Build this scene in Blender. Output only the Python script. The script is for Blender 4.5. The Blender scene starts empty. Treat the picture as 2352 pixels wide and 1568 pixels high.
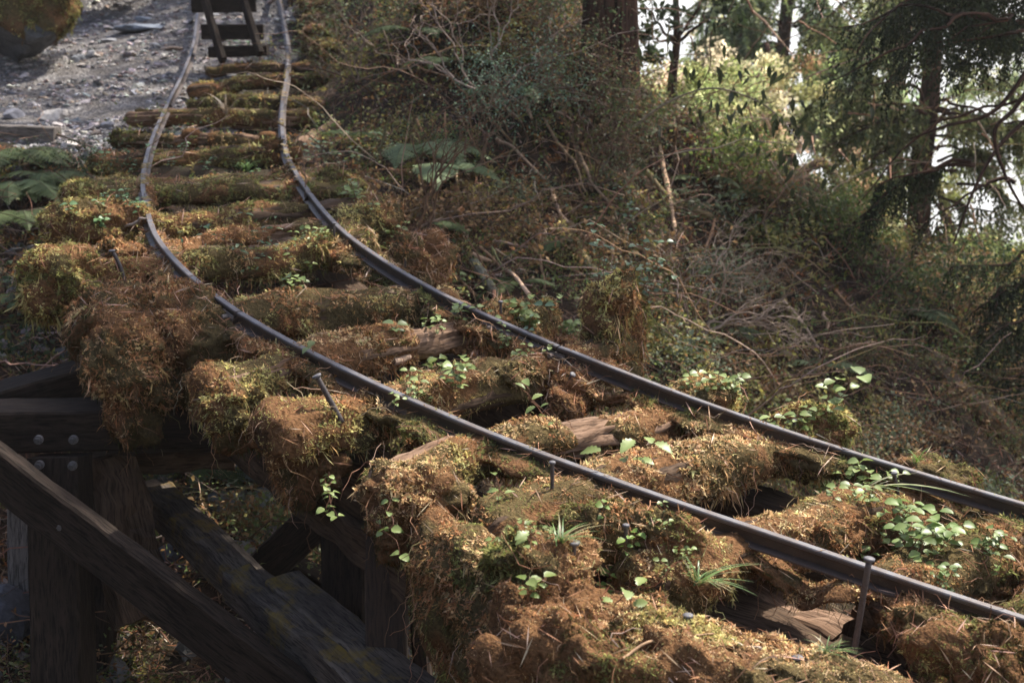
import bpy, math, random
import numpy as np
from mathutils.bvhtree import BVHTree
from mathutils import Vector
random.seed(7); RNG = np.random.default_rng(11)
SC = bpy.context.scene; COL = SC.collection
FPX = 2940.0; PITCH = math.radians(13)          # lens in pixels of a 2352 wide frame; camera looks 13 degrees down
CP, SP = math.cos(PITCH), math.sin(PITCH)
UPZ = np.array([0, 0, 1.0])

def ray(px, py):
    u = (px - 1176) / FPX; v = -(py - 784) / FPX
    return np.array([u, CP + v * SP, -SP + v * CP])
def at(px, py, d):                               # world point at forward distance d
    return ray(px, py) * d
def norm(a):
    a = np.asarray(a, float); return a / (np.linalg.norm(a, axis=-1, keepdims=True) + 1e-12)

# ---------------------------------------------------------------- noise
def _h(ix, iy, iz, s):
    n = (ix * 374761393 + iy * 668265263 + iz * 2147483647 + s * 974634777) & 0xffffffff
    n = ((n ^ (n >> 13)) * 1274126177) & 0xffffffff
    n = ((n ^ (n >> 16)) * 2246822519) & 0xffffffff
    return ((n ^ (n >> 15)) & 0xffffff) / float(0xffffff) * 2 - 1
def vnoise(P, s=0):
    P = np.asarray(P, float); I = np.floor(P).astype(np.int64); f = P - I; f = f * f * (3 - 2 * f)
    x, y, z = I[..., 0], I[..., 1], I[..., 2]; r = 0
    for dx in (0, 1):
        for dy in (0, 1):
            for dz in (0, 1):
                w = (f[..., 0] if dx else 1 - f[..., 0]) * (f[..., 1] if dy else 1 - f[..., 1]) * (f[..., 2] if dz else 1 - f[..., 2])
                r = r + w * _h(x + dx, y + dy, z + dz, s)
    return r
def fbm(P, o=4, s=0, g=.5):
    P = np.asarray(P, float); r = 0; a = 1
    for k in range(o):
        r = r + a * vnoise(P * 2 ** k + 17.3 * k, s + k); a *= g
    return r

# ---------------------------------------------------------------- objects
def tag(o, label=None, cat=None, group=None, kind=None):
    if label: o['label'] = label
    if cat: o['category'] = cat
    if group: o['group'] = group
    if kind: o['kind'] = kind
    return o
def thing(name, label, cat, loc, group=None):
    o = bpy.data.objects.new(name, None); COL.objects.link(o)
    o.location = [float(a) for a in loc]; o.empty_display_size = .05
    return tag(o, label, cat, group)
class MB:
    """collects vertices, triangles, colours and grain coordinates"""
    def __init__(s): s.V = []; s.F = []; s.C = []; s.G = []; s.n = 0
    def add(s, V, F, col=(.5, .5, .5), G=None):
        V = np.asarray(V, np.float32); F = np.asarray(F, np.int32)
        if len(V) == 0: return s
        if F.shape[1] == 4: F = np.concatenate([F[:, [0, 1, 2]], F[:, [0, 2, 3]]])
        col = np.asarray(col, np.float32)
        if col.ndim == 1: col = np.tile(col, (len(V), 1))
        s.V.append(V); s.F.append(F + s.n); s.C.append(col)
        s.G.append(V if G is None else np.asarray(G, np.float32)); s.n += len(V); return s
    def arrays(s): return np.concatenate(s.V), np.concatenate(s.F), np.concatenate(s.C), np.concatenate(s.G)
    def build(s, name, m, parent=None, smooth=False, origin=None):
        V, F, C, G = s.arrays()
        if parent is not None: org = np.array(parent.location if parent.parent is None else np.array(parent.location) + np.array(parent.parent.location))
        elif origin is not None: org = np.asarray(origin, float)
        else: org = np.array([(V[:, 0].min() + V[:, 0].max()) / 2, (V[:, 1].min() + V[:, 1].max()) / 2, V[:, 2].min()])
        me = bpy.data.meshes.new(name); nf = len(F)
        me.vertices.add(len(V)); me.vertices.foreach_set('co', (V - org).astype(np.float32).ravel())
        me.loops.add(nf * 3); me.loops.foreach_set('vertex_index', F.ravel().astype(np.int32))
        me.polygons.add(nf); me.polygons.foreach_set('loop_start', np.arange(0, nf * 3, 3, dtype=np.int32))
        me.polygons.foreach_set('use_smooth', np.full(nf, smooth))
        a = me.attributes.new('Col', 'FLOAT_COLOR', 'POINT'); a.data.foreach_set('color', np.concatenate([C, np.ones((len(C), 1), np.float32)], 1).ravel())
        a = me.attributes.new('Grain', 'FLOAT_VECTOR', 'POINT'); a.data.foreach_set('vector', G.ravel())
        me.update(calc_edges=True); me.materials.append(m)
        o = bpy.data.objects.new(name, me); COL.objects.link(o)
        if parent is not None:
            o.parent = parent
        else: o.location = [float(q) for q in org]
        return o

# ---------------------------------------------------------------- materials
def new_mat(name):
    m = bpy.data.materials.new(name); m.use_nodes = True; nt = m.node_tree
    for n in list(nt.nodes): nt.nodes.remove(n)
    return m, nt
def N(nt, t, **k):
    n = nt.nodes.new(t)
    for a, b in k.items():
        if a in n.inputs.keys() if isinstance(a, str) else False: n.inputs[a].default_value = b
        else: setattr(n, a, b)
    return n
def mixc(nt, fac, a, b, mode='MIX'):
    n = nt.nodes.new('ShaderNodeMix'); n.data_type = 'RGBA'; n.blend_type = mode
    for i, v in ((0, fac), (6, a), (7, b)):
        if hasattr(v, 'is_output'): nt.links.new(v, n.inputs[i])
        elif i == 0: n.inputs[0].default_value = v
        else: n.inputs[i].default_value = (*v, 1)
    return n.outputs[2]
def noise(nt, vec, scale, detail=5, rough=.6):
    n = nt.nodes.new('ShaderNodeTexNoise'); n.inputs['Scale'].default_value = scale; n.inputs['Detail'].default_value = detail
    n.inputs['Roughness'].default_value = rough
    if vec is not None: nt.links.new(vec, n.inputs['Vector'])
    return n.outputs['Fac']
def ramp(nt, fac, a, b, ca=(0, 0, 0), cb=(1, 1, 1)):
    n = nt.nodes.new('ShaderNodeValToRGB'); e = n.color_ramp.elements
    e[0].position = a; e[0].color = (*ca, 1); e[1].position = b; e[1].color = (*cb, 1)
    nt.links.new(fac, n.inputs[0]); return n.outputs[0]
def finish(nt, col, rough=.8, spec=.3, bump=None, bs=.3, bd=.01, transl=0, metal=0):
    p = nt.nodes.new('ShaderNodeBsdfPrincipled'); o = nt.nodes.new('ShaderNodeOutputMaterial')
    nt.links.new(col, p.inputs['Base Color'])
    if hasattr(rough, 'is_output'): nt.links.new(rough, p.inputs['Roughness'])
    else: p.inputs['Roughness'].default_value = rough
    p.inputs['Specular IOR Level'].default_value = spec; p.inputs['Metallic'].default_value = metal
    if bump is not None:
        b = nt.nodes.new('ShaderNodeBump'); b.inputs['Strength'].default_value = bs; b.inputs['Distance'].default_value = bd
        nt.links.new(bump, b.inputs['Height']); nt.links.new(b.outputs[0], p.inputs['Normal'])
    sh = p.outputs[0]
    if transl:
        t = nt.nodes.new('ShaderNodeBsdfTranslucent'); nt.links.new(col, t.inputs[0])
        x = nt.nodes.new('ShaderNodeMixShader'); x.inputs[0].default_value = transl
        nt.links.new(sh, x.inputs[1]); nt.links.new(t.outputs[0], x.inputs[2]); sh = x.outputs[0]
    nt.links.new(sh, o.inputs[0])
def attr(nt, name='Col', out='Color'):
    a = nt.nodes.new('ShaderNodeAttribute'); a.attribute_name = name; return a.outputs[out]
def pos(nt): return nt.nodes.new('ShaderNodeNewGeometry').outputs['Position']
def m_attr(name, rough=.8, spec=.3, transl=0, nscale=60, var=.35, bumps=0, bd=.004):
    m, nt = new_mat(name); p = pos(nt); n = noise(nt, p, nscale, 3)
    c = mixc(nt, 1, attr(nt), ramp(nt, n, .3, .7, (1 - var,) * 3, (1 + var,) * 3), 'MULTIPLY')
    finish(nt, c, rough, spec, n if bumps else None, bumps, bd, transl); return m
MOSS = m_attr('moss', .95, .1, .32, 35, .3)
MOSSB = m_attr('moss_bed', 1, .05, 0, 90, .5, .9, .012)
LEAF = m_attr('leaf', .42, .45, .38, 30, .12)
LEAFD = m_attr('foliage', .6, .25, .45, 9, .25)
LEAFT = m_attr('sunlit_foliage', .6, .2, .66, 9, .25)
NEEDLE = m_attr('needles', .75, .2, .42, 9, .3)
TWIG = m_attr('twig', .85, .2, 0, 40, .35, .5, .003)
STONE = m_attr('stone', .75, .35, 0, 45, .3, .5, .006)
def m_wood(name, ca, cb, green=None, gamt=.5, rough=.75, spec=.35, sc=1.0):
    m, nt = new_mat(name); g = attr(nt, 'Grain', 'Vector')
    mp = nt.nodes.new('ShaderNodeMapping'); mp.inputs['Scale'].default_value = (6 * sc, 55 * sc, 55 * sc); nt.links.new(g, mp.inputs[0])
    n1 = noise(nt, mp.outputs[0], 1, 6, .65)
    n2 = noise(nt, g, 5, 4)
    mp2 = nt.nodes.new('ShaderNodeMapping'); mp2.inputs['Scale'].default_value = (16 * sc, 150 * sc, 150 * sc); nt.links.new(g, mp2.inputs[0])
    n3 = noise(nt, mp2.outputs[0], 1, 3, .6)
    c = mixc(nt, ramp(nt, n1, .35, .66), ca, cb)
    c = mixc(nt, ramp(nt, n3, .38, .5, (.85,) * 3, (0,) * 3), c, tuple(x * .35 for x in ca))
    c = mixc(nt, ramp(nt, n2, .35, .7, (0,) * 3, (.55,) * 3), c, tuple(x * .55 for x in ca))
    if green: c = mixc(nt, ramp(nt, noise(nt, g, 7, 6, .7), .62 - gamt * .2, .72 - gamt * .15, (0,) * 3, (.85,) * 3), c, green)
    v = mixc(nt, 1, n1, n3, 'MULTIPLY')
    finish(nt, c, rough, spec, v, .55, .008); return m
BEAM = m_wood('dark_timber', (.018, .012, .008), (.046, .032, .023), None, .5, .85, .15)
BEAMG = m_wood('weathered_timber', (.050, .038, .030), (.14, .112, .088), (.16, .105, .02), .5, .85, .2)
BROWN = m_wood('brown_timber', (.030, .018, .012), (.065, .038, .024))
ROT = m_wood('rotten_timber', (.13, .075, .045), (.32, .21, .14), None, .5, .9, .15)
ROTD = m_wood('rotten_dark_timber', (.05, .03, .018), (.13, .085, .055), None, .5, .9, .15)
GREYW = m_wood('grey_timber', (.10, .085, .072), (.22, .19, .17), None, .5, .85, .2)
BARK = m_wood('bark', (.035, .022, .016), (.12, .062, .04), None, .5, .95, .1, .35)
def m_rail():
    m, nt = new_mat('rail_steel'); p = pos(nt)
    n1 = noise(nt, p, 14, 6, .7); n2 = noise(nt, p, 120, 4, .7); a = attr(nt)
    c = mixc(nt, ramp(nt, n1, .4, .68), a, (.070, .046, .034))
    c = mixc(nt, ramp(nt, n2, .62, .74, (0,) * 3, (.7,) * 3), c, (.20, .16, .11))
    finish(nt, c, ramp(nt, n2, .3, .8, (.42,) * 3, (.7,) * 3), .5, n2, .25, .002, 0, .25); return m
RAIL = m_rail()
IRON = m_attr('rusty_iron', .6, .5, 0, 150, .4, .5, .002)
def m_ground():
    m, nt = new_mat('soil'); p = pos(nt); n = noise(nt, p, 9, 8, .7); n2 = noise(nt, p, 60, 5, .7)
    c = mixc(nt, ramp(nt, n2, .35, .7), attr(nt), (.10, .065, .045), 'MIX')
    c = mixc(nt, ramp(nt, n, .4, .65, (.9,) * 3, (0,) * 3), c, (.022, .016, .010))
    finish(nt, c, .95, .15, n2, .9, .03); return m
SOIL = m_ground()
def m_path():
    m, nt = new_mat('gravel'); p = pos(nt); v = nt.nodes.new('ShaderNodeTexVoronoi'); v.inputs['Scale'].default_value = 38
    nt.links.new(p, v.inputs['Vector']); n = noise(nt, p, 5, 6, .7)
    sep = nt.nodes.new('ShaderNodeSeparateColor'); nt.links.new(v.outputs['Color'], sep.inputs[0])
    c = mixc(nt, sep.outputs[0], (.115, .106, .10), (.25, .235, .225)); c = mixc(nt, ramp(nt, n, .4, .66, (.85,) * 3, (0,) * 3), c, (.06, .05, .042))
    finish(nt, c, .9, .25, v.outputs['Distance'], .9, .02); return m
GRAVEL = m_path()

# ---------------------------------------------------------------- shapes
def frames(C, up=None):
    T = norm(np.gradient(C, axis=0)); up = np.array(UPZ if up is None else up, float)
    A = np.cross(T, up); bad = np.linalg.norm(A, axis=1) < 1e-3; A[bad] = np.cross(T[bad], [1, 0, .1]); A = norm(A)
    B = np.cross(A, T); return T, A, B            # side, up
def sweep(C, sec, up=None, cap=True):
    """sec: (n,k,2) sections side/up. returns V,F,G"""
    C = np.asarray(C, float); n = len(C); T, A, B = frames(C, up)
    sec = np.asarray(sec, float)
    if sec.ndim == 2: sec = np.tile(sec, (n, 1, 1))
    k = sec.shape[1]
    V = (C[:, None] + sec[..., :1] * A[:, None] + sec[..., 1:] * B[:, None]).reshape(-1, 3)
    s = np.r_[0, np.cumsum(np.linalg.norm(np.diff(C, axis=0), axis=1))] + C[0, 0] * 3.7
    G = np.stack([np.repeat(s, k), sec[..., 0].ravel() + C[0, 1], sec[..., 1].ravel() + C[0, 2]], 1)
    i = np.arange(n - 1)[:, None] * k; j = np.arange(k)[None]; j2 = (j + 1) % k
    F = np.stack([i + j, i + k + j, i + k + j2, i + j2], -1).reshape(-1, 4)
    F = np.concatenate([F[:, [0, 1, 2]], F[:, [0, 2, 3]]])
    if cap:
        m = len(V); V = np.concatenate([V, C[:1], C[-1:]]); G = np.concatenate([G, G[:1], G[-k:][:1]]); G[-2:, 0] += .01
        j = np.arange(k); F = np.concatenate([F, np.stack([(j + 1) % k, 0 * j + m, j], 1)[:, [0, 1, 2]], np.stack([(n - 1) * k + j, 0 * j + m + 1, (n - 1) * k + (j + 1) % k], 1)])
    return V, F, G
def rect(w, h, ch=.008, n=4):                    # chamfered rectangle, corner at every side subdivided
    x, y = w / 2, h / 2; P = []
    cs = [(x - ch, y), (x, y - ch), (x, -y + ch), (x - ch, -y), (-x + ch, -y), (-x, -y + ch), (-x, y - ch), (-x + ch, y)]
    for a, b in zip(cs, cs[1:] + cs[:1]):
        kk = n if abs(a[0] - b[0]) + abs(a[1] - b[1]) > 3 * ch else 1
        for t in range(kk): P.append((a[0] + (b[0] - a[0]) * t / kk, a[1] + (b[1] - a[1]) * t / kk))
    return np.array(P)[::-1]
def beam(p0, p1, w, h, rough=.003, seed=0, up=None, n=None, sag=0):
    p0, p1 = np.array(p0, float), np.array(p1, float); L = np.linalg.norm(p1 - p0); n = n or max(6, int(L / .04))
    t = np.linspace(0, 1, n)[:, None]; C = p0 + (p1 - p0) * t; C[:, 2] -= sag * 4 * t[:, 0] * (1 - t[:, 0])
    V, F, G = sweep(C, rect(w, h), up)
    V = V + np.stack([fbm(V * 9 + k * 31, 3, seed) for k in range(3)], 1) * rough + np.stack([fbm(V * 45 + k * 7, 2, seed) for k in range(3)], 1) * rough * .5
    return V, F, G
def tube(C, r, k=5):
    C = np.asarray(C, float); r = np.broadcast_to(np.asarray(r, float), (len(C),)); a = np.linspace(0, 2 * np.pi, k, endpoint=False)[::-1]
    return sweep(C, r[:, None, None] * np.stack([np.cos(a), np.sin(a)], 1)[None])
def wander(p0, p1, n=14, amp=.1, bow=0, seed=0, up=(0, 0, 1)):
    p0, p1 = np.array(p0, float), np.array(p1, float); t = np.linspace(0, 1, n)[:, None]
    L = np.linalg.norm(p1 - p0); C = p0 + (p1 - p0) * t
    w = np.stack([fbm(np.stack([t[:, 0] * 3 + seed * 9.1, t[:, 0] * 0 + k * 5.3, t[:, 0] * 0 + seed], 1), 3, seed) for k in range(3)], 1)
    w -= w[:1] * (1 - t) + w[-1:] * t
    return C + w * amp * L + np.array(up, float) * bow * L * 4 * t * (1 - t)
def sphere(n=10, m=16):
    a = np.linspace(0, np.pi, n + 1)[1:-1]; b = np.linspace(0, 2 * np.pi, m, endpoint=False)
    V = np.concatenate([[[0, 0, 1]], np.stack([np.sin(a)[:, None] * np.cos(b), np.sin(a)[:, None] * np.sin(b), np.cos(a)[:, None] + 0 * b], -1).reshape(-1, 3), [[0, 0, -1]]])
    F = [(0, 1 + j, 1 + (j + 1) % m) for j in range(m)]
    for i in range(n - 2):
        for j in range(m):
            p, q = 1 + i * m + j, 1 + i * m + (j + 1) % m; F += [(p, p + m, q + m), (p, q + m, q)]
    e = len(V) - 1; F += [(1 + (n - 2) * m + j, e, 1 + (n - 2) * m + (j + 1) % m) for j in range(m)]
    return V, np.array(F)
SPH = sphere(); SPHH = sphere(26, 40)
def rock(c, r, seed, rough=.28, hi=False, rot=0, flat=.0):
    V, F = SPHH if hi else SPH; V = V.copy(); s = seed * 3.17
    q = np.sign(V) * np.abs(V) ** .75
    d = 1 + rough * fbm(V * 1.3 + s, 4, seed); q = q * d[:, None]
    for k in range(6):                              # chipped planes
        n = norm(np.random.default_rng(seed * 7 + k).normal(size=3)); h = .62 + .1 * (k % 3); e = q @ n; q = q - np.maximum(e - h, 0)[:, None] * n * .85
    q = q * np.array(r); cr, sr = math.cos(rot), math.sin(rot); q = q @ np.array([[cr, sr, 0], [-sr, cr, 0], [0, 0, 1]])
    return q + np.array(c), F
def rots(Nv, spin=None, rng=RNG):
    """matrices whose z column is Nv, random spin"""
    Nv = norm(Nv); n = len(Nv); r = rng.normal(size=(n, 3)) if spin is None else np.asarray(spin, float)
    X = norm(np.cross(r, Nv)); Y = np.cross(Nv, X); return np.stack([X, Y, Nv], -1)
def stamp(mb, tv, tf, P, R, S, C, G=None):
    """copies template tv,tf at P with rotation R, scale S, colour C (n,3) or (n,v,3)"""
    n = len(P)
    if n == 0: return
    tv = np.asarray(tv, float); S = np.asarray(S, float)
    if S.ndim == 0: S = np.full(n, float(S))
    if S.ndim == 1: S = np.repeat(S[:, None], 3, 1)
    V = np.einsum('nij,nvj->nvi', R, tv[None] * S[:, None]) + P[:, None]
    F = (np.asarray(tf)[None] + (np.arange(n) * len(tv))[:, None, None]).reshape(-1, len(tf[0]))
    C = np.asarray(C, float)
    if C.ndim == 1: C = np.tile(C, (n, 1))
    if C.ndim == 2: C = np.repeat(C[:, None], len(tv), 1)
    mb.add(V.reshape(-1, 3), F, C.reshape(-1, 3))
def sample(V, F, dens, rng=RNG):
    """points on triangles; dens per area (scalar or per face)"""
    a, b, c = V[F[:, 0]], V[F[:, 1]], V[F[:, 2]]; n = np.cross(b - a, c - a); A = np.linalg.norm(n, axis=1) / 2
    lam = A * dens; k = rng.poisson(lam); i = np.repeat(np.arange(len(F)), k)
    u, v = rng.random(len(i)), rng.random(len(i)); w = u + v > 1; u[w], v[w] = 1 - u[w], 1 - v[w]
    return a[i] + (b - a)[i] * u[:, None] + (c - a)[i] * v[:, None], norm(n[i]), i
def pick(cols, w, n, rng=RNG, var=.18):
    cols = np.array(cols, float); w = np.array(w, float)
    c = cols[rng.choice(len(cols), n, p=w / w.sum())]
    return c * (1 + var * rng.normal(size=(n, 1))).clip(.4, 1.8) * (1 + .05 * rng.normal(size=(n, 3)))
# templates -------------------------------------------------
def blade(n, bend, wid, seed, spread=.9):
    r = np.random.default_rng(seed); V = []; F = []
    for k in range(n):
        a = r.uniform(0, 6.28); sp = spread * r.uniform(.3, 1.2); d = np.array([math.cos(a) * sp, math.sin(a) * sp, 1.0]); d /= np.linalg.norm(d); d *= r.uniform(.6, 1.15)
        s = np.array([-math.sin(a), math.cos(a), 0]) * wid * r.uniform(.7, 1.3); o = np.array([r.normal() * .12, r.normal() * .12, 0])
        tip = o + d + np.array([math.cos(a), math.sin(a), -.6]) * bend * r.uniform(.3, 1.4)
        m = o + d * .55; b = len(V); V += [o, m + s, m - s, tip]; F += [(b, b + 1, b + 2), (b + 1, b + 3, b + 2)]
    return np.array(V), np.array(F)
TUFT = [blade(6, .30, .13, s, 2.1) for s in (1, 2, 3)]
STRAG = [blade(3, .2, .07, s, .5) for s in (5, 6)]
def twig_t(seed, n=7):
    r = np.random.default_rng(seed); t = np.linspace(-.5, .5, n); C = np.stack([t, .16 * np.sin(t * 5 + r.uniform(0, 6)) + .1 * r.normal() * t, .22 * (.25 - t * t) * 2 + .04 * r.normal(size=n)], 1)
    a = np.array([0, 2.1, 4.2]); V = []; F = []
    for i in range(n):
        for q in a: V.append(C[i] + np.array([0, math.cos(q), math.sin(q)]) * .011 * (1 - .5 * i / n))
    for i in range(n - 1):
        for k in range(3): p, q = i * 3 + k, i * 3 + (k + 1) % 3; F += [(p, q, q + 3), (p, q + 3, p + 3)]
    return np.array(V), np.array(F)
TWG = [twig_t(s) for s in (3, 4, 8)]
GRASS = blade(14, .8, .03, 9, .7)
def leaf_t(w=.36, fold=.12, droop=.25):           # unit length leaf along +x, normal z
    xs = [0, .18, .42, .7, 1.0]; ws = [0.02, .8, 1.0, .62, 0]
    V = []; F = []
    for x, q in zip(xs, ws): V += [(x, q * w, fold * q - droop * x * x), (x, 0, -droop * x * x), (x, -q * w, fold * q - droop * x * x)]
    for i in range(4):
        a = i * 3; F += [(a, a + 3, a + 4), (a, a + 4, a + 1), (a + 1, a + 4, a + 5), (a + 1, a + 5, a + 2)]
    return np.array(V, float), np.array(F)
LF = leaf_t(); LFN = leaf_t(.16, .04, .35)
def lobed_t():
    xs = np.linspace(0, 1, 12); V = []; F = []
    for i, x in enumerate(xs):
        w = .40 * (math.sin(min(x * 1.25, 1) * math.pi * .5) ** .7) * (1 - x ** 2.2) * (1.12 if i % 2 else .82) + .004; z = .30 * w - .32 * x * x
        V += [(x - (.05 if i % 2 else 0), w, z), (x, 0, -.32 * x * x), (x - (.05 if i % 2 else 0), -w, z)]
    for i in range(11):
        a = i * 3; F += [(a, a + 3, a + 4), (a, a + 4, a + 1), (a + 1, a + 4, a + 5), (a + 1, a + 5, a + 2)]
    return np.array(V, float), np.array(F)
LFL = lobed_t()
KITE = (np.array([(0, 0, 0), (.45, .26, .05), (.45, -.26, .05), (1, 0, -.12)], float), np.array([(0, 2, 1), (1, 2, 3)]))
SLIV = (np.array([(-.5, 0, 0), (0, .035, .02), (0, -.035, .02), (.5, 0, .03)], float), np.array([(0, 2, 1), (1, 2, 3)]))
OCT = (np.array([(1, 0, 0), (0, 1, 0), (-1, .1, .1), (0, -1, 0), (.1, .1, 1), (0, 0, -1)], float), np.array([(0, 1, 4), (1, 2, 4), (2, 3, 4), (3, 0, 4), (1, 0, 5), (2, 1, 5), (3, 2, 5), (0, 3, 5)]))
def pebble_t(seed):
    V, F = sphere(4, 6); V = V.copy(); r = np.random.default_rng(seed); V *= (1 + .3 * r.normal(size=(len(V), 1))).clip(.6, 1.5); return V, F
PEB = [pebble_t(s) for s in (1, 2, 3, 4)]
# ---------------------------------------------------------------- track centreline
CL = np.array([[-2.93, 14.25, .67], [-2.736, 13.296, 0.449], [-2.534, 12.322, 0.232], [-2.34, 11.347, 0.018], [-2.19, 10.369, -0.189], [-2.06, 9.383, -0.374], [-1.896, 8.389, -0.523],
 [-1.687, 7.391, -0.634], [-1.417, 6.398, -0.725], [-1.071, 5.424, -0.818], [-0.56, 4.542, -0.925], [0.151, 3.884, -1.079], [1.016, 3.391, -1.26], [1.939, 2.965, -1.43],
 [2.87, 2.587, -1.601], [3.82, 2.25, -1.77], [4.8, 1.94, -1.94]])
def spline(P, n=16):
    out = []; Q = np.vstack([2 * P[0] - P[1], P, 2 * P[-1] - P[-2]])
    for i in range(1, len(Q) - 2):
        for k in range(n):
            t = k / n
            out.append(.5 * ((2 * Q[i]) + (-Q[i - 1] + Q[i + 1]) * t + (2 * Q[i - 1] - 5 * Q[i] + 4 * Q[i + 1] - Q[i + 2]) * t * t + (-Q[i - 1] + 3 * Q[i] - 3 * Q[i + 1] + Q[i + 2]) * t ** 3))
    out.append(Q[-2]); return np.array(out)
NS = 16; CC = spline(CL, NS); GA = .40
DD = np.gradient(CC, axis=0); DD[:, 2] = 0; DD = norm(DD); NN = np.stack([-DD[:, 1], DD[:, 0], 0 * DD[:, 0]], 1)
NEAR = CC - NN * GA; FAR = CC + NN * GA
def st(s):                                         # point, side vector at station s (old control index + 1)
    x = (s + 1) * NS; i = int(x); t = x - i; return CC[i] * (1 - t) + CC[i + 1] * t, norm(NN[i] * (1 - t) + NN[i + 1] * t), norm(DD[i])

# ---------------------------------------------------------------- terrain
ctl = []
for a in [  # px, py, distance
    (0, 0, 13.5), (250, 0, 14), (250, 100, 12.2), (100, 200, 10.6), (0, 200, 10.6), (0, 275, 9.6), (330, 240, 9.9), (230, 330, 8.8), (120, 310, 9.1),
    (60, 400, 8.4), (170, 430, 8.15), (30, 550, 7.6), (100, 640, 7.2), (60, 760, 6.9), (150, 820, 6.7), (300, 1100, 6.2), (500, 1150, 6.2), (650, 1280, 6.0), (30, 1400, 5.0), (720, 1400, 5.6),
    (700, 20, 12.2), (760, 150, 10.6), (800, 300, 9.1), (860, 420, 8.1), (940, 520, 7.4), (1010, 610, 7.0), (1150, 700, 6.8), (1450, 800, 6.9), (1700, 880, 7.2), (2000, 960, 7.6), (2352, 1120, 8),
    (1000, 0, 10.4), (1200, 0, 10.2), (1000, 300, 8.8), (1200, 400, 8.5), (1380, 250, 9.5), (1350, 550, 8.0), (1500, 420, 9.1), (1700, 560, 9.0), (1900, 660, 9.0), (2100, 800, 9.0), (2300, 900, 9.2),
    (1455, 250, 9.9), (1600, 290, 10.1), (1750, 370, 10.3), (1900, 470, 10.5), (2100, 620, 10.8), (2352, 800, 11)]:
    if a[0] >= 1000 and a[2] > 7.2: a = (a[0], a[1], 7.2 + (a[2] - 7.2) * .68)
    ctl.append(at(*a))
for a in [(1500, 262, 10), (1600, 290, 10.1), (1750, 370, 10.3), (1900, 470, 10.5), (2100, 620, 10.8), (2352, 800, 11)]:
    a = (a[0], a[1], 7.2 + (a[2] - 7.2) * .68); p = at(*a); ctl.append(p + [.35, 1.5, -1.1]); ctl.append(p + [.9, 4, -4.2])
for s in (-.8, 0, 1, 2, 3, 4, 5, 5.8):
    c, n, d = st(s); ctl.append(c + [0, 0, -.19]); ctl.append(c - n * .6 + [0, 0, -.2]); ctl.append(c + n * .6 + [0, 0, -.17])
for s, dz in ((6.6, .42), (7.4, .7), (8.3, 1.1), (9.3, 1.5), (10.3, 1.8), (11.3, 1.95), (12.5, 2.0)):
    c, n, d = st(s); ctl.append(c + [0, 0, -dz]); ctl.append(c + n * .9 + [0, 0, -dz - .02]); ctl.append(c - n * 1.0 + [0, 0, -dz - .35])
ctl += [np.array(q, float) for q in [(-.2, 14, 2.9), (.3, 12, 1.6), (-1, 16, 3.0), (-6, 14, 1.2), (-5, 18, 2), (-7, 9, .4), (-5, 7, -.4), (-5, 4, -1.6), (0, 0, -3.4), (-2, 2, -3.0), (2, .5, -3.7), (4, 3, -4.0), (6, 5, -4.6), (8, 8, -5.4),
                                     (7, 11, -5.6), (2, -4, -4.2), (-5, -3, -2.6), (7, -2, -5), (12, 12, -9), (4, 18, -6), (10, 18, -10), (1.5, 18, -2), (-12, 10, 2.5), (-12, 0, 0), (12, 0, -7)]]
CT = np.array(ctl)
def _k(r2): return .5 * r2 * np.log(r2 + 1e-9)
def _d2(a, b): return ((a[:, None, :2] - b[None, :, :2]) ** 2).sum(-1)
_n = len(CT); _M = np.zeros((_n + 3, _n + 3)); _M[:_n, :_n] = _k(_d2(CT, CT)) + np.eye(_n) * .02; _M[:_n, _n] = 1; _M[:_n, _n + 1:] = CT[:, :2]; _M[_n:, :_n] = _M[:_n, _n:].T
_W = np.linalg.solve(_M, np.r_[CT[:, 2], 0, 0, 0])
def tz(X, Y, detail=True):
    X = np.asarray(X, float); sh = X.shape; Q = np.stack([X.ravel(), np.asarray(Y, float).ravel()], 1); out = np.empty(len(Q))
    for i in range(0, len(Q), 40000):
        q = Q[i:i + 40000]; out[i:i + 40000] = _k(_d2(q, CT)) @ _W[:_n] + _W[_n] + q @ _W[_n + 1:]
    if detail:
        c = CC[::4]; dm = np.full(len(Q), 9.)
        for p in c: dm = np.minimum(dm, np.hypot(Q[:, 0] - p[0], Q[:, 1] - p[1]))
        left = np.clip((-1.2 - Q[:, 0]) * .8, 0, 1) * np.clip((Q[:, 1] - 8.5) * 1.5, 0, 1)           # the path is smooth
        amp = np.clip(.25 + (dm - .8) * .5, .2, 1) * (1 - .85 * left); P3 = np.stack([Q[:, 0], Q[:, 1], 0 * out], 1)
        out = out + amp * (.15 * fbm(P3 * 1.4, 3, 5) + .05 * fbm(P3 * 6, 3, 8)) + (.012 + .03 * (1 - left)) * fbm(P3 * 16, 2, 9) * np.clip(amp * 2, 0, 1)
    return out.reshape(sh)
def grid(x0, x1, nx, y0, y1, ny):
    X, Y = np.meshgrid(np.linspace(x0, x1, nx), np.linspace(y0, y1, ny)); return X, Y
TX, TY = grid(-7, 8.5, 420, -2, 16.5, 500); TZ = tz(TX, TY)
TV = np.stack([TX, TY, TZ], -1).reshape(-1, 3); _i = (np.arange(499)[:, None] * 420 + np.arange(419)[None]).ravel()
TF = np.concatenate([np.stack([_i, _i + 1, _i + 421], 1), np.stack([_i, _i + 421, _i + 420], 1)])
def ispath(P):
    x, y = P[:, 0], P[:, 1]; c, = [CC[::4]]; j = np.argmin((y[:, None] - c[None, :, 1]) ** 2, 1); left = x < c[j, 0] + .1
    return left & (y > 8.72 + .12 * np.sin(x * 5) + .22 * vnoise(P * 2.2) + np.maximum(-x - 3.2, 0) * .25) | ((np.abs(x - c[j, 0]) < .52) & (y > 11.6))
PATHV = ispath(TV)
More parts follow.
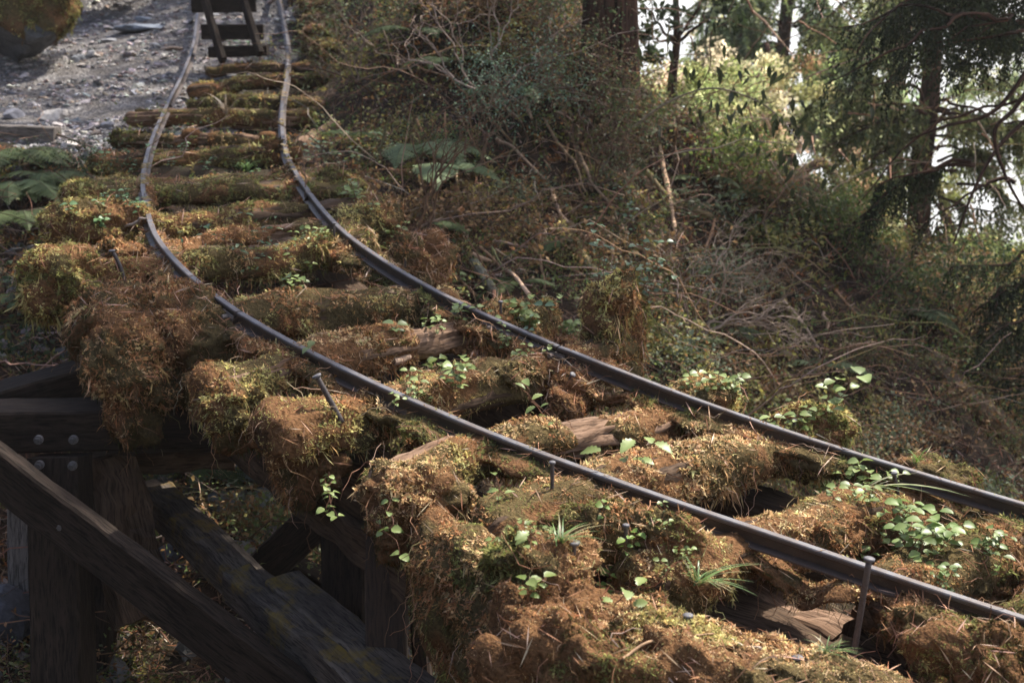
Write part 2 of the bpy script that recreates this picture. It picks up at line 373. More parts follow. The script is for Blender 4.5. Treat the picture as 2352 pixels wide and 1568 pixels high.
_fm = PATHV[TF].all(1)
# the ground outside the detailed sheet, one ring reaching far down the valley
ring = []
mb = MB(); colg = np.where(fbm(TV * 1.1, 3)[:, None] > .1, np.array([[.045, .04, .016]]), np.array([[.06, .035, .022]]))
mb.add(TV, TF[~_fm], colg)
GXs = np.concatenate([-np.geomspace(900, 7, 26), np.linspace(-7, 8.5, 14)[1:-1], np.geomspace(8.5, 900, 26)]); GYs = np.concatenate([-np.geomspace(900, 2, 24), np.linspace(-2, 16.5, 14)[1:-1], np.geomspace(16.5, 1500, 30)])
X, Y = np.meshgrid(GXs, GYs); Xc, Yc = np.clip(X, -7, 8.5), np.clip(Y, -2, 16.5); D = np.hypot(X - Xc, Y - Yc)
Z = tz(Xc, Yc) - D * .62 * np.clip((X + Y * .5 - 2) / (D + 6), -.55, 1) ; Z = np.maximum(Z, -240 + 12 * vnoise(np.stack([X, Y, Z], -1) / 90)); Z = np.minimum(Z, 160)
GV = np.stack([X, Y, Z], -1).reshape(-1, 3); nx = len(GXs); _i = (np.arange(len(GYs) - 1)[:, None] * nx + np.arange(nx - 1)[None]).ravel()
GF = np.concatenate([np.stack([_i, _i + 1, _i + nx + 1], 1), np.stack([_i, _i + nx + 1, _i + nx], 1)]); cen = GV[GF].mean(1)
GF = GF[~((cen[:, 0] > -7) & (cen[:, 0] < 8.5) & (cen[:, 1] > -2) & (cen[:, 1] < 16.5))]; mb.add(GV, GF, (.03, .04, .015))
tag(mb.build('ground', SOIL, None, True, (0, 0, 0)), 'brown earth bank and gully floor under the track', None, None, 'structure')
mb = MB(); mb.add(TV, TF[_fm]); tag(mb.build('gravel_path', GRAVEL, None, True, (0, 0, 0)), 'grey gravel footpath left of the rails', None, None, 'structure')
TB = BVHTree.FromPolygons(TV.tolist(), TF.tolist())
TREES = [TB]
def hit(px, py, lift=0, trees=None):
    r = ray(px, py); L = np.linalg.norm(r); best = None
    for t in (trees or TREES):
        h = t.ray_cast(Vector((0, 0, 0)), Vector(r / L), 60)
        if h[0] is not None and (best is None or h[3] < best[3]): best = h
    if best is None: return at(px, py, 10), UPZ.copy()
    n = np.array(best[1]); n = n if n @ r < 0 else -n
    return np.array(best[0]) + UPZ * lift, n
def tn(X, Y, e=.06):
    return norm(np.stack([-(tz(X + e, Y, False) - tz(X - e, Y, False)) / (2 * e), -(tz(X, Y + e, False) - tz(X, Y - e, False)) / (2 * e), np.ones_like(X)], -1))
# ---------------------------------------------------------------- moss
PAL = {'rust': [(.56, .26, .11), (.46, .19, .07), (.74, .45, .24), (.56, .34, .12), (.26, .12, .05)],
       'tan': [(.86, .60, .35), (.76, .46, .23), (.62, .34, .15), (.74, .60, .26), (.36, .20, .10)],
       'gold': [(.66, .54, .19), (.70, .60, .24), (.52, .42, .13), (.62, .37, .13), (.34, .28, .09)],
       'green': [(.24, .24, .07), (.36, .33, .09), (.17, .18, .06), (.48, .40, .14), (.28, .17, .06)],
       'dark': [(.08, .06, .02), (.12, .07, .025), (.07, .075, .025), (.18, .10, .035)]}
W5 = [3, 3, 2.4, 1.6, 1]
def moss_cols(P, pals, rng=RNG):
    """mixes the palettes in patches"""
    f = .5 + .95 * fbm(P * 3.6, 4, 21); k = np.clip((f * len(pals)).astype(int), 0, len(pals) - 1); C = np.zeros((len(P), 3))
    for i, p in enumerate(pals):
        m = k == i
        if m.any(): C[m] = pick(PAL[p], W5[:len(PAL[p])], m.sum(), rng) * [.87, .89, .73]
    C = C * .84 + .16 * C.mean(1, keepdims=True)
    m = rng.random(len(P)) < .12; C[m] = pick(PAL['dark'], [1, 1, 1, 1], m.sum(), rng)
    return C
def outward(V, F):
    a, b, c = V[F[:, 0]], V[F[:, 1]], V[F[:, 2]]; o = V.mean(0)
    return F if (np.cross(a - o, b - o) * (c - o)).sum() > 0 else F[:, ::-1]
def tufts(mb, V, F, pals, k=1.0, hang=.35, keep=None, size=1.0, mask=None, strand=.13):
    c = V[F].mean(1); d = np.maximum(c[:, 1], 2.4); s = .0092 * (d / 4) ** .75 * size
    P, n, i = sample(V, F, k * .86 / s ** 2)
    if keep is not None:
        m = keep[i]; P, n, i = P[m], n[m], i[m]
    if mask is not None:
        m = mask(P); P, n, i = P[m], n[m], i[m]
    pt = fbm(P * 14, 2, 77); big = fbm(P * 5.5, 3, 78); m = RNG.random(len(P)) < np.clip(.9 + pt + np.minimum(big + .5, 0) * 1.4, .45, 1); S0 = (1 + .5 * big).clip(.6, 1.6)[m]; P, n, i, pt = P[m], n[m], i[m], pt[m]
    dr = norm(n + RNG.normal(size=n.shape) * .45 + np.array([0, 0, -1.]) * hang * 2.2 * np.clip(.8 - n[:, 2:], 0, 1.3))
    S = s[i] * RNG.uniform(.65, 1.6, len(P)) * (1 + .5 * pt) * S0; C = moss_cols(P, pals); R = rots(dr); t = RNG.integers(0, 3, len(P))
    for q in range(3):
        m = t == q; stamp(mb, *TUFT[q], P[m] - n[m] * .002, R[m], S[m], C[m])
    m = i[RNG.random(len(i)) < 0] if False else None
    low = (n[:, 2] < .45) & (RNG.random(len(P)) < strand)
    P2 = P[low]; dd = norm(n[low] * .5 + RNG.normal(size=P2.shape) * .35 + [0, 0, -1.1])
    stamp(mb, *STRAG[0], P2, rots(dd), np.stack([S[low] * 1.6] * 2 + [S[low] * RNG.uniform(2, 4.2, len(P2))], 1), C[low] * .9)
def debris(mb, V, F, k=220):
    P, n, i = sample(V, F, k * 2.2); m = (n[:, 2] > .1) & (RNG.random(len(P)) < .35 + .9 * (fbm(P * 5.5, 3, 78) < -.25)); P, n = P[m], n[m]
    t = rots(norm(n + RNG.normal(size=n.shape) * .25)); L = RNG.uniform(.02, .09, len(P)) * (P[:, 1] / 4) ** .4
    stamp(mb, *SLIV, P + n * .010, t, np.stack([L, L * .8, L], 1), pick([(.34, .18, .10), (.5, .33, .22), (.24, .12, .07), (.55, .42, .31)], [3, 2, 3, 1], len(P)))
    P, n, i = sample(V, F, min(k, 500) * .22); tm = RNG.integers(0, 3, len(P)); L = RNG.uniform(.04, .15, len(P)); side = n[:, 2] < .35
    nr = norm(n + RNG.normal(size=n.shape) * .3); X = norm(np.cross(RNG.normal(size=n.shape), nr)); X[side] = norm(np.array([0, 0, -1.]) + RNG.normal(size=(side.sum(), 3)) * .3 + n[side] * .25); Y = norm(np.cross(nr, X)); Z = np.cross(X, Y); R = np.stack([X, Y, Z], -1)
    C = pick([(.36, .20, .12), (.5, .35, .25), (.22, .12, .07), (.3, .25, .12)], [3, 2, 3, 1], len(P))
    for q in range(3):
        m = tm == q; stamp(mb, *TWG[q], P[m] + n[m] * .012 + X[m] * (L[m] * .4 * side[m])[:, None], R[m], np.stack([L[m], L[m], L[m]], 1), C[m])
SPHM = sphere(34, 52)
def blob(c, r, seed=0, ax=None, rough=.27, box=.86):
    V, F = SPHM; V = np.sign(V) * np.abs(V) ** box; V = V * (1 + rough * fbm(V * 1.6 + seed * 5.1, 4, seed))[:, None] * np.array(r)
    if ax is not None:
        x = norm(ax); y = norm(np.cross(UPZ, x)); z = np.cross(x, y); V = V @ np.stack([x, y, z])
    V = V + np.array(c); V = V + (.020 * fbm(V * 20, 4, 3, .65))[:, None] * norm(V - np.array(c)); return V, outward(V, F)
def bed(mb, V, F): mb.add(V, F, np.where(fbm(V * 5, 3, 4)[:, None] > 0, np.array([[.13, .068, .032]]), np.array([[.085, .062, .028]])))

def near3(px, py, line):
    best, bi = 1e9, 0
    d = line[:, 1] * CP - line[:, 2] * SP; u = line[:, 1] * SP + line[:, 2] * CP
    e = np.hypot(1176 + FPX * line[:, 0] / d - px, 784 - FPX * u / d - py); return line[e.argmin()]
TIESURF = MB()
def tie(label, qL, qR, eL, eR, w=.17, h=.13, pals=('rust', 'tan'), thick=.035, seed=0, bare=(), lumps=(), arch=0, dens=1.0, wood=None, left_pals=None, sink=0, wob=.05):
    fk = .80 if seed < 7 else .82; w *= .85 * fk; h *= .9 * fk; thick *= .66 * fk; a, b = near3(*qL, NEAR), near3(*qR, FAR); ax = b - a; L = np.linalg.norm(ax); ax = ax / L
    p0, p1 = a - ax * eL, b + ax * eR; LL = L + eL + eR; off = np.array([0, 0, -.054 - h / 2 - sink]); n = int(LL / .022)
    t = np.linspace(0, 1, n); C = p0 + (p1 - p0) * t[:, None] + off; C[:, 2] += arch * 4 * t * (1 - t)
    C += np.stack([fbm(np.stack([t * 4 + seed * 7, t * 0 + k * 3, t * 0], 1), 3, seed) for k in range(3)], 1) * wob * .5
    C[:, 2] = np.minimum(C[:, 2], np.interp(t, [0, eL / LL, (eL + L) / LL, 1], [p0[2], a[2], b[2], p1[2]]) + off[2] + .015)
    th = np.linspace(0, 2 * np.pi, 36, endpoint=False); ex = .74
    cx, sx = np.sign(np.cos(th)) * np.abs(np.cos(th)) ** ex, np.sign(np.sin(th)) * np.abs(np.sin(th)) ** ex
    endr = np.minimum(1, np.sqrt(np.clip(np.minimum(t, 1 - t) * LL / .03, .25, 1)))
    def sect(extra): return np.stack([(w / 2 * endr)[:, None] * cx + extra * cx, (h / 2 * endr)[:, None] * sx + extra * sx], -1)
    q = np.stack([np.repeat(t[:, None] * LL, 36, 1), np.tile(cx * .1, (n, 1)), np.tile(sx * .1, (n, 1))], -1) + seed * 3.3
    e0 = .02 * fbm(q * np.array([3, 30, 30]), 5, seed, .65)
    root = thing('railway_tie', label, 'railway tie', (p0 + p1) / 2 + [0, 0, -h - .08], 'moss covered ties under the rails')
    V, F, G = sweep(C, sect(e0)); mb = MB(); mb.add(V, F, (.3, .2, .1), G); mb.build('timber', wood or ROTD, root, True); TIESURF.add(V, F)
    # moss
    rail_t = [eL / LL, (eL + L) / LL]; cut = sum(np.exp(-((t - r) * LL / .07) ** 2) for r in rail_t)
    T = thick * (.75 + 1.0 * fbm(q * np.array([5, 12, 12]), 4, seed + 2)) * (1 - .55 * cut[:, None]); T = T * (1 - .35 * (sx < -.6))
    for (u0, u1) in bare: T = T - (.10 * np.exp(-(((t - (u0 + u1) / 2) / ((u1 - u0) / 2)) ** 4)))[:, None] * (fbm(q * np.array([6, 9, 9]), 3, seed + 9) > -.35)
    Cm = C.copy(); sc = sect(T)
    V, F, G = sweep(Cm, sc); F = outward(V, F); mbm = MB(); bed(mbm, V, F); mt = MB()
    Tv = np.concatenate([T.ravel(), [T[0].mean(), T[-1].mean()]]); keep = Tv[F].mean(1) > .008
    P = list(pals); c = V[F].mean(1); tt = (c - p0) @ ax / LL
    if left_pals: tufts(mt, V, F, left_pals, dens, keep=keep & (tt < rail_t[0])); tufts(mt, V, F, P, dens, keep=keep & (tt >= rail_t[0]))
    else: tufts(mt, V, F, P, dens, keep=keep)
    debris(mt, V, F); TIESURF.add(V, F)
    for (u, dx, dz, r, *pp) in lumps:
        cc = p0 + (p1 - p0) * u + off + np.array([0, 0, dz]) + norm(np.cross(ax, UPZ)) * dx
        V, F = blob(cc - [0, 0, .02], np.array(r) * ([.85, .78, .85] if not .28 < u < .85 else [.68, .52, .62]) * (.8 if seed < 8 else 1), seed + int(u * 50) + 1, ax); bed(mbm, V, F); tufts(mt, V, F, pp[0] if pp else P, dens); debris(mt, V, F); TIESURF.add(V, F)
    mo = mbm.build('moss_bed', MOSSB, root, True)
    mt.build('moss', MOSS, root)
    return root, p0, p1

R_, T_, G_, N_, D_ = 'rust', 'tan', 'gold', 'green', 'dark'
tie('thin green mossed tie farthest up the track, half sunk in gravel', (432, 140), (662, 135), -.12, .35, .13, .08, (N_, D_), .02, 1, sink=-.0)
tie('crooked dark tie with a brown stub right of the rails below the frame', (420, 180), (656, 160), -.05, .45, .15, .12, (N_, G_, N_), .028, 2, arch=.02, wob=.10)
tie('straight bright green mossed tie, second below the plank frame', (404, 216), (651, 205), -.08, .3, .15, .11, (G_, N_), .03, 3)
tie('tie with a bare grey stub reaching onto the gravel path', (388, 246), (647, 235), .28, .25, .16, .14, (N_, G_), .028, 4, bare=((0, .18),), wood=ROT, left_pals=(N_,))
tie('thin split tie with a finger of green moss pointing at the gravel', (362, 296), (645, 290), .28, .05, .13, .09, (G_, T_), .02, 5, bare=((.35, .5), (.8, .95)), wood=ROT, left_pals=(N_, D_))
tie('thick dark green mossed tie level with the end of the grey board', (342, 338), (651, 325), .34, .1, .17, .13, (N_, G_, N_), .05, 6, left_pals=(N_, D_), lumps=((.86, 0, .05, (.16, .1, .09), (N_, D_)),))
tie('wide flat mossy mat of a tie with a grass tuft on it', (333, 400), (682, 385), .42, .35, .72, .10, (N_, G_, N_), .05, 7, sink=.01, lumps=((.93, 0, .04, (.2, .14, .1), (N_, D_)), (.2, .1, -.05, (.28, .16, .12), (N_, D_))))
tie('tie whose left end swells into a bright yellow green moss cushion', (334, 482), (705, 450), .42, .40, .19, .14, (G_, N_, G_), .05, 8, left_pals=(G_, G_, N_), lumps=((.07, .03, .07, (.22, .17, .14), (G_, G_, N_)), (.2, .02, .05, (.18, .14, .12), (G_, G_, N_)), (.97, 0, -.02, (.2, .15, .13), (R_, G_))), bare=((.78, .9),))
tie('bare topped orange brown tie between the yellow cushion tie and the green one', (348, 538), (740, 490), .32, .3, .17, .13, (R_, G_, T_), .045, 9, bare=((.38, .66),), wood=ROT, left_pals=(R_,), lumps=((.1, 0, .03, (.14, .12, .09), (R_,)), (.95, 0, .02, (.2, .16, .14), (R_, G_))))
tie('long tie ending left in a big olive moss ball beside a bent spike', (370, 585), (776, 530), .50, .15, .17, .14, (G_, G_, N_, T_), .05, 10, left_pals=(G_, N_, R_), lumps=((.04, 0, .03, (.2, .19, .17), (N_, G_, N_)), (.16, 0, .0, (.2, .14, .12), (R_, G_))))
tie('tie with a huge shaggy rust brown moss block under its left end', (500, 688), (960, 645), .36, .15, .21, .16, (R_, G_, T_), .055, 11, left_pals=(R_, R_, R_),
    lumps=((.22, .06, -.0, (.2, .2, .11), (R_, R_)), (.13, .02, -.14, (.17, .17, .17), (R_, R_, R_)), (.0, .1, -.06, (.15, .18, .16), (R_, R_, D_)), (.02, .06, -.24, (.12, .12, .16), (R_, D_)), (.78, .02, .03, (.16, .13, .08), (R_, T_))))
tie('tie with weathered bare wood showing between the rails and a lemon topped left end', (668, 787), (1070, 695), .34, .42, .19, .15, (T_, R_), .04, 12, left_pals=(G_, R_, R_), bare=((.56, .74),), wood=ROT,
    lumps=((.05, .03, -.03, (.14, .13, .10), (G_, R_)), (.07, .02, -.11, (.10, .10, .09), (R_, D_)), (.86, 0, .02, (.16, .1, .08), (R_, T_)), (.98, 0, -.0, (.14, .10, .08), (G_, R_))))
tie('tie with a tall moss covered stump standing on its end behind the far rail', (840, 868), (1262, 790), .38, .44, .2, .15, (R_, T_, G_), .05, 13, left_pals=(T_, R_, G_),
    lumps=((.06, 0, .0, (.12, .13, .10), (G_, T_)), (.1, .02, -.10, (.09, .09, .09), (R_, D_)), (.62, .02, .04, (.17, .13, .08), (T_, G_)), (.965, -.02, .13, (.15, .14, .23), (G_, R_, N_)), (.93, .03, -.02, (.13, .11, .14), (R_, T_))))
tie('tie with a rough orange ridge between the rails and a round leafy cushion beyond', (1112, 985), (1540, 897), .42, .28, .19, .15, (T_, R_, T_), .045, 14, left_pals=(T_, G_, R_), bare=((.5, .6),), wood=ROT,
    lumps=((.09, .03, -.02, (.17, .15, .11), (T_, R_)), (.07, .02, -.11, (.12, .11, .10), (R_, D_)), (.54, .05, -.05, (.12, .12, .10), (R_,)), (.94, 0, .03, (.16, .15, .13), (G_, T_))))
tie('tie crossing below the tall spike, its near end a shaggy moss curtain', (1352, 1078), (1762, 975), .38, .32, .2, .16, (T_, R_, T_), .05, 15, left_pals=(T_, R_, N_),
    lumps=((.16, .02, .0, (.18, .15, .10), (T_, G_, N_)), (.1, .02, -.14, (.13, .12, .14), (R_, N_)), (.06, .0, -.24, (.10, .11, .18), (R_, D_)), (.55, .03, .03, (.17, .13, .10), (T_, R_)), (.65, 0, .02, (.1, .12, .10), (R_, N_)), (.95, 0, .04, (.18, .15, .13), (G_, N_))))
tie('tie with pale bark flakes between the rails and grass blades at its far end', (1650, 1185), (2085, 1078), .34, .30, .2, .16, (T_, R_, G_), .05, 16, left_pals=(N_, T_, G_),
    lumps=((.12, .0, .02, (.2, .16, .09), (N_, T_, G_)), (.02, .02, -.1, (.14, .15, .14), (R_, N_)), (.5, .05, .01, (.2, .15, .11), (R_, T_)), (.6, -.03, .03, (.13, .11, .07), (T_, G_)), (.94, 0, .03, (.18, .14, .11), (G_, N_))))
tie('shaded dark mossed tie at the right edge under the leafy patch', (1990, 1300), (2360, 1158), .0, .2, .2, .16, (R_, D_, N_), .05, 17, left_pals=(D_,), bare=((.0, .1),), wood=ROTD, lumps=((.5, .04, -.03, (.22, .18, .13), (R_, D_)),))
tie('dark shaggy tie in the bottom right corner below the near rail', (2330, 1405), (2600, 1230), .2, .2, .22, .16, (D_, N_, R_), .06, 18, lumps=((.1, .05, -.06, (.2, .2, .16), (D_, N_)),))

# guard timber along the near side
root = thing('guard_timber', 'wide moss carpeted timber along the bottom, nearest the camera', 'timber', at(1700, 1480, 2.6) - [0, 0, .3])
pts = [at(1185, 1345, 3.02), at(1450, 1420, 2.93), at(1750, 1500, 2.84), at(2100, 1600, 2.74), at(2480, 1715, 2.6)]
C = spline(np.array(pts), 20); C[:, 2] -= .17; q = C * 1.0
V, F, G = sweep(C, rect(.24, .22, .02, 8)); mb = MB(); mb.add(V + .01 * fbm(V * 9, 3)[:, None], F, (.3, .2, .1), G); mb.build('timber', ROTD, root, True)
th = np.linspace(0, 2 * np.pi, 44, endpoint=False); cx, sx = np.sign(np.cos(th)) * np.abs(np.cos(th)) ** .55, np.sign(np.sin(th)) * np.abs(np.sin(th)) ** .55
C2 = spline(C[::4], 16); s_ = np.linspace(0, 3, len(C2)); q = np.stack([np.repeat(s_[:, None], 44, 1), np.tile(cx * .2, (len(C2), 1)), np.tile(sx * .2, (len(C2), 1))], -1)
ex = .018 * fbm(q * 6, 4, 3) + .02; V, F, G = sweep(C2, np.stack([cx * (.15 + ex), sx * (.14 + ex) - .01 * (sx < 0)], -1)); F = outward(V, F)
mbm = MB(); bed(mbm, V, F); mt = MB(); tufts(mt, V, F, (T_, R_, T_, T_), 1.15); debris(mt, V, F, 1600); TIESURF.add(V, F)
for c, r, pp, sd in [((1255, 1330, 3.0), (.13, .12, .11), (T_, N_, G_), 1), ((1300, 1440, 2.9), (.12, .10, .10), (R_, T_), 2), ((1190, 1500, 2.95), (.09, .1, .22), (R_, D_), 3), ((1500, 1450, 2.85), (.2, .09, .045), (T_, G_), 4), ((1600, 1570, 2.7), (.16, .08, .08), (T_, T_), 5), ((1950, 1590, 2.68), (.2, .09, .045), (T_, T_), 6), ((1320, 1600, 2.75), (.2, .1, .16), (R_, D_, N_), 7)]:
    V, F = blob(at(*c), r, sd + 30, (1, -.35, -.17)); bed(mbm, V, F); tufts(mt, V, F, pp); debris(mt, V, F, 500); TIESURF.add(V, F)
mbm.build('moss_bed', MOSSB, root, True); mt.build('moss', MOSS, root)

# loose moss and litter packed between the ties (the track bed that has grown over)
root = thing('moss_mound', 'leafy litter mound filling the gap beside the far rail before the shaggy block tie', 'moss mound', at(880, 640, 6.0) - [0, 0, .3])
mb = MB(); mt = MB(); bd = MB()
for c, r, sd in [((840, 640, 6.15), (.2, .2, .14), 1), ((950, 600, 6.3), (.2, .15, .14), 2), ((760, 660, 6.1), (.13, .12, .1), 3)]:
    V, F = blob(at(*c), r, sd + 60); bed(bd, V, F); tufts(mt, V, F, (R_, T_, R_), .8); debris(mt, V, F, 1500); TIESURF.add(V, F)
bd.build('moss_bed', MOSSB, root, True); mt.build('moss', MOSS, root)
for lab, items in [('dark mossy hump between the rails under the leafy patch on the right', [((2150, 1290, 3.75), (.26, .16, .14), 1), ((2290, 1260, 3.8), (.2, .16, .13), 2), ((2060, 1230, 3.8), (.16, .12, .1), 3)]),
                   ('big rust brown moss block under the near rail joint, over the bolted cap beam', [((300, 735, 4.8), (.26, .2, .19), 21), ((425, 730, 4.72), (.20, .17, .17), 22), ((270, 830, 4.68), (.15, .14, .2), 23), ((370, 810, 4.66), (.14, .12, .16), 24)]),
                   ('leafy moss bank behind the far rail running up to the tall stump', [((1195, 778, 5.72), (.2, .11, .09), 35), ((1270, 790, 5.5), (.2, .11, .09), 36), ((1345, 805, 5.3), (.17, .11, .09), 37)]),
                   ('green moss hump right of the far right rail at the top edge', [((722, 12, 12.2), (.2, .14, .09), 31)]),
                   ('second green moss hump below the top edge, right of the far right rail', [((732, 46, 11.6), (.2, .14, .09), 32)]),
                   ('green brown moss hump just above the kink, right of the far right rail', [((738, 78, 11.2), (.2, .14, .09), 33)]),
                   ('round green moss hump beside the kink of the far right rail', [((742, 108, 10.8), (.2, .14, .10), 34)]),
                   ('shaggy moss cushion under the near rail just right of the tall spike', [((1400, 1200, 3.3), (.16, .1, .08), 6), ((1520, 1210, 3.25), (.13, .09, .07), 7)]),
                   ('tangled rust brown moss strip along the far rail above the black hole', [((1330, 880, 4.45), (.12, .1, .07), 8), ((1380, 850, 4.5), (.1, .08, .06), 9), ((1310, 930, 4.35), (.08, .07, .08), 10)]),
                   ('shaggy moss clump on the near rail foot left of the black hole', [((1010, 1010, 3.95), (.12, .09, .06), 11), ((960, 920, 4.25), (.13, .1, .06), 12), ((1000, 870, 4.5), (.14, .1, .05), 13)]),
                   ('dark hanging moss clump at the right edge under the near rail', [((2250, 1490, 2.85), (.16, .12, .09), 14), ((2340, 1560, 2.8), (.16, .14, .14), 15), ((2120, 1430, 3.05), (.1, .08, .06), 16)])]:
    V0 = at(*items[0][0]); root = thing('moss_cushion', lab, 'moss cushion', V0 - [0, 0, .1]); bd = MB(); mt = MB()
    for c, r, sd in items:
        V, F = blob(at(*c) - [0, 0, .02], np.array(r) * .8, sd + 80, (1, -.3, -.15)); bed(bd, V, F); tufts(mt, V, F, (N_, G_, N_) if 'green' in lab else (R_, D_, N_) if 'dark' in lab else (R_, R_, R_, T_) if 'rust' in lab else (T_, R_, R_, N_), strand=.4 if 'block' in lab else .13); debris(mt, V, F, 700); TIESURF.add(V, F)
    bd.build('moss_bed', MOSSB, root, True); mt.build('moss', MOSS, root)
tv, tf, _, _ = TIESURF.arrays(); TREES.append(BVHTree.FromPolygons(tv.tolist(), tf.tolist()))

# low moss creeping along the rail feet between the ties
for lab, line, a, b in (('ragged strip of moss creeping along the foot of the near rail', NEAR, 6.3, 14.4), ('ragged strip of moss creeping along the foot of the far rail', FAR, 6.0, 14.4)):
    c = line[int((a + 1) * NS):int((b + 1) * NS)]; root = thing('moss_strip', lab, 'moss strip', c[len(c) // 2] - [0, 0, .15]); C = spline(c[::2], 6); C[:, 2] -= .062; s = np.r_[0, np.cumsum(np.linalg.norm(np.diff(C, axis=0), axis=1))]
    th = np.linspace(0, 2 * np.pi, 26, endpoint=False); g = fbm(np.stack([s * 3.2, s * 0 + a, s * 0], 1), 3, 5); q = np.stack([np.repeat(s[:, None] * 11, 26, 1), np.tile(np.cos(th), (len(C), 1)), np.tile(np.sin(th), (len(C), 1))], -1); nz = fbm(q, 3, 8)
    V, F, G = sweep(C, np.stack([np.cos(th) * (.062 + .03 * g[:, None] + .04 * nz), np.sin(th) * (.024 + .014 * nz) + .012 * g[:, None] - .006 - .03 * np.maximum(-g[:, None] - .12, 0) * 4], -1)); F = outward(V, F)
    bd = MB(); bed(bd, V, F); bd.build('moss_bed', MOSSB, root, True); mt = MB(); tufts(mt, V, F, (R_, T_, D_, N_), .9, strand=.2); debris(mt, V, F, 700); mt.build('moss', MOSS, root); TIESURF.add(V, F)
# long shaggy curtains hanging off the near tie ends
def curtain(label, top, pals, wid=.07, seed=0):
    A = spline(np.array([at(*q[:3]) for q in top]), 14); dr = np.interp(np.linspace(0, 1, len(A)), np.linspace(0, 1, len(top)), [q[3] for q in top])
    s = np.r_[0, np.cumsum(np.linalg.norm(np.diff(A, axis=0), axis=1))]; dr = dr * (1 + .45 * fbm(np.stack([s * 9, s * 0 + seed, s * 0], 1), 3, seed)); C = A.copy(); C[:, 2] -= dr / 2
    th = np.linspace(0, 2 * np.pi, 48, endpoint=False); cx, sx = np.sign(np.cos(th)) * np.abs(np.cos(th)) ** .8, np.sin(th); q = np.stack([np.repeat(s[:, None] * 7, 48, 1), np.tile(cx, (len(C), 1)), dr[:, None] * sx * 7], -1)
    bx = wid * (1 + .5 * sx) * (1 + .55 * fbm(q + seed, 3, seed)); e = np.sqrt(np.clip(np.minimum(np.linspace(0, 1, len(C)), np.linspace(1, 0, len(C))) * 7, .05, 1))[:, None]
    V, F, G = sweep(C, np.stack([cx * bx * e, dr[:, None] / 2 * sx * (.6 + .4 * e)], -1)); F = outward(V, F); root = thing('hanging_moss', label, 'hanging moss', C[len(C) // 2] - [0, 0, .1], 'moss hanging off the tie ends')
    bd = MB(); bed(bd, V, F); bd.build('moss_bed', MOSSB, root, True); mt = MB(); tufts(mt, V, F, pals, 1.0, strand=.30); debris(mt, V, F, 350); mt.build('moss', MOSS, root); TIESURF.add(V, F)
curtain('rust brown moss curtain over the end of the bolted cap beam', [(205, 690, 4.75, .34), (260, 700, 4.6, .36), (320, 730, 4.55, .26), (380, 790, 4.5, .18)], (R_, R_, D_), .07, 1)
curtain('moss curtain under the lemon topped tie end beside the brown stringer', [(425, 840, 4.45, .16), (500, 870, 4.4, .14), (580, 910, 4.3, .14), (640, 940, 4.2, .14)], (R_, T_, D_), .06, 2)
curtain('long brown moss tassel hanging between two tie ends left of the heart leaves', [(650, 960, 4.1, .22), (680, 985, 4.05, .36), (715, 1010, 4.0, .2)], (D_, R_), .035, 3)
curtain('moss curtain joining the round tie end to the big shaggy mass', [(860, 1050, 3.75, .12), (930, 1100, 3.65, .14), (990, 1150, 3.55, .2)], (R_, T_, N_), .06, 4)
curtain('biggest moss curtain, hanging in front of the dim posts at lower centre', [(985, 1130, 3.4, .26), (1050, 1190, 3.3, .38), (1120, 1260, 3.2, .42), (1190, 1320, 3.15, .6)], (R_, N_, T_, D_), .08, 5)
curtain('moss skirt down the front of the moss carpet at the bottom edge', [(1195, 1390, 2.92, .5), (1330, 1450, 2.86, .42), (1500, 1510, 2.78, .36), (1700, 1570, 2.7, .34), (1900, 1640, 2.62, .3)], (R_, N_, D_, T_), .06, 6)
tv, tf, _, _ = TIESURF.arrays(); TREES[1] = BVHTree.FromPolygons(tv.tolist(), tf.tolist())
# ---------------------------------------------------------------- rails
SEC = np.array([(-.0125, -.003), (-.010, 0), (.010, 0), (.0125, -.003), (.0125, -.011), (.004, -.016), (.0035, -.040), (.025, -.046), (.025, -.051), (-.025, -.051), (-.025, -.046), (-.0035, -.040), (-.004, -.016), (-.0125, -.011)])
SECC = np.array([(.10, .098, .105) if y > -.004 else (.06, .05, .045) if y > -.0125 else (.028, .020, .015) if y > -.043 else (.07, .052, .044) for x, y in SEC])  # top paled for sky reflection, brown web darkened for its shade
RS = MB()
def rail(label, line, s0, s1, kinks=()):
    i0, i1 = int((s0 + 1) * NS), int((s1 + 1) * NS); C = line[i0:i1 + 1].copy()
    C = np.concatenate([C[:1] + (C[1] - C[0]) * .06, C[1:-1], C[-1:] - (C[-1] - C[-2]) * .06]); w = np.stack([fbm(C * .9 + 3 * k, 2, 6) for k in range(3)], 1) * .006; w[0] = w[-1] = 0; C += w
    V, F, G = sweep(C, SEC); mb = MB(); mb.add(V, F, np.concatenate([np.tile(SECC, (len(C), 1)), SECC[:1], SECC[:1]]), G); RS.add(V, F)
    o = mb.build('rail', RAIL); tag(o, label, 'rail', 'narrow gauge rails'); return o, C
def fishplate(o, line, s, side):
    i = int((s + 1) * NS); c = line[i]; d = norm(line[i + 1] - line[i - 1]); n = norm(np.cross(d, UPZ)) * side
    p = c + n * .010 + [0, 0, -.034]; mb = MB(); mb.add(*beam(p - d * .2, p + d * .2, .010, .026, .001, 3)[:2], (.10, .075, .06))
    org = np.array(o.location); f = mb.build('fishplate', IRON, o)
    for k in (-.15, -.06, .06, .15):
        q = p + d * k + n * .010; a = np.linspace(0, 2 * np.pi, 7)[:-1]; V, F, G = sweep(np.array([q - n * .01, q + n * .014]), np.stack([np.cos(a), np.sin(a)], 1) * .009)
        m = MB(); m.add(V, F, (.16, .13, .11)); b = m.build('bolt', IRON, f, origin=None)
def stn(px, py, line):
    p = near3(px, py, line); return np.argmin(np.linalg.norm(line - p, axis=1)) / NS - 1
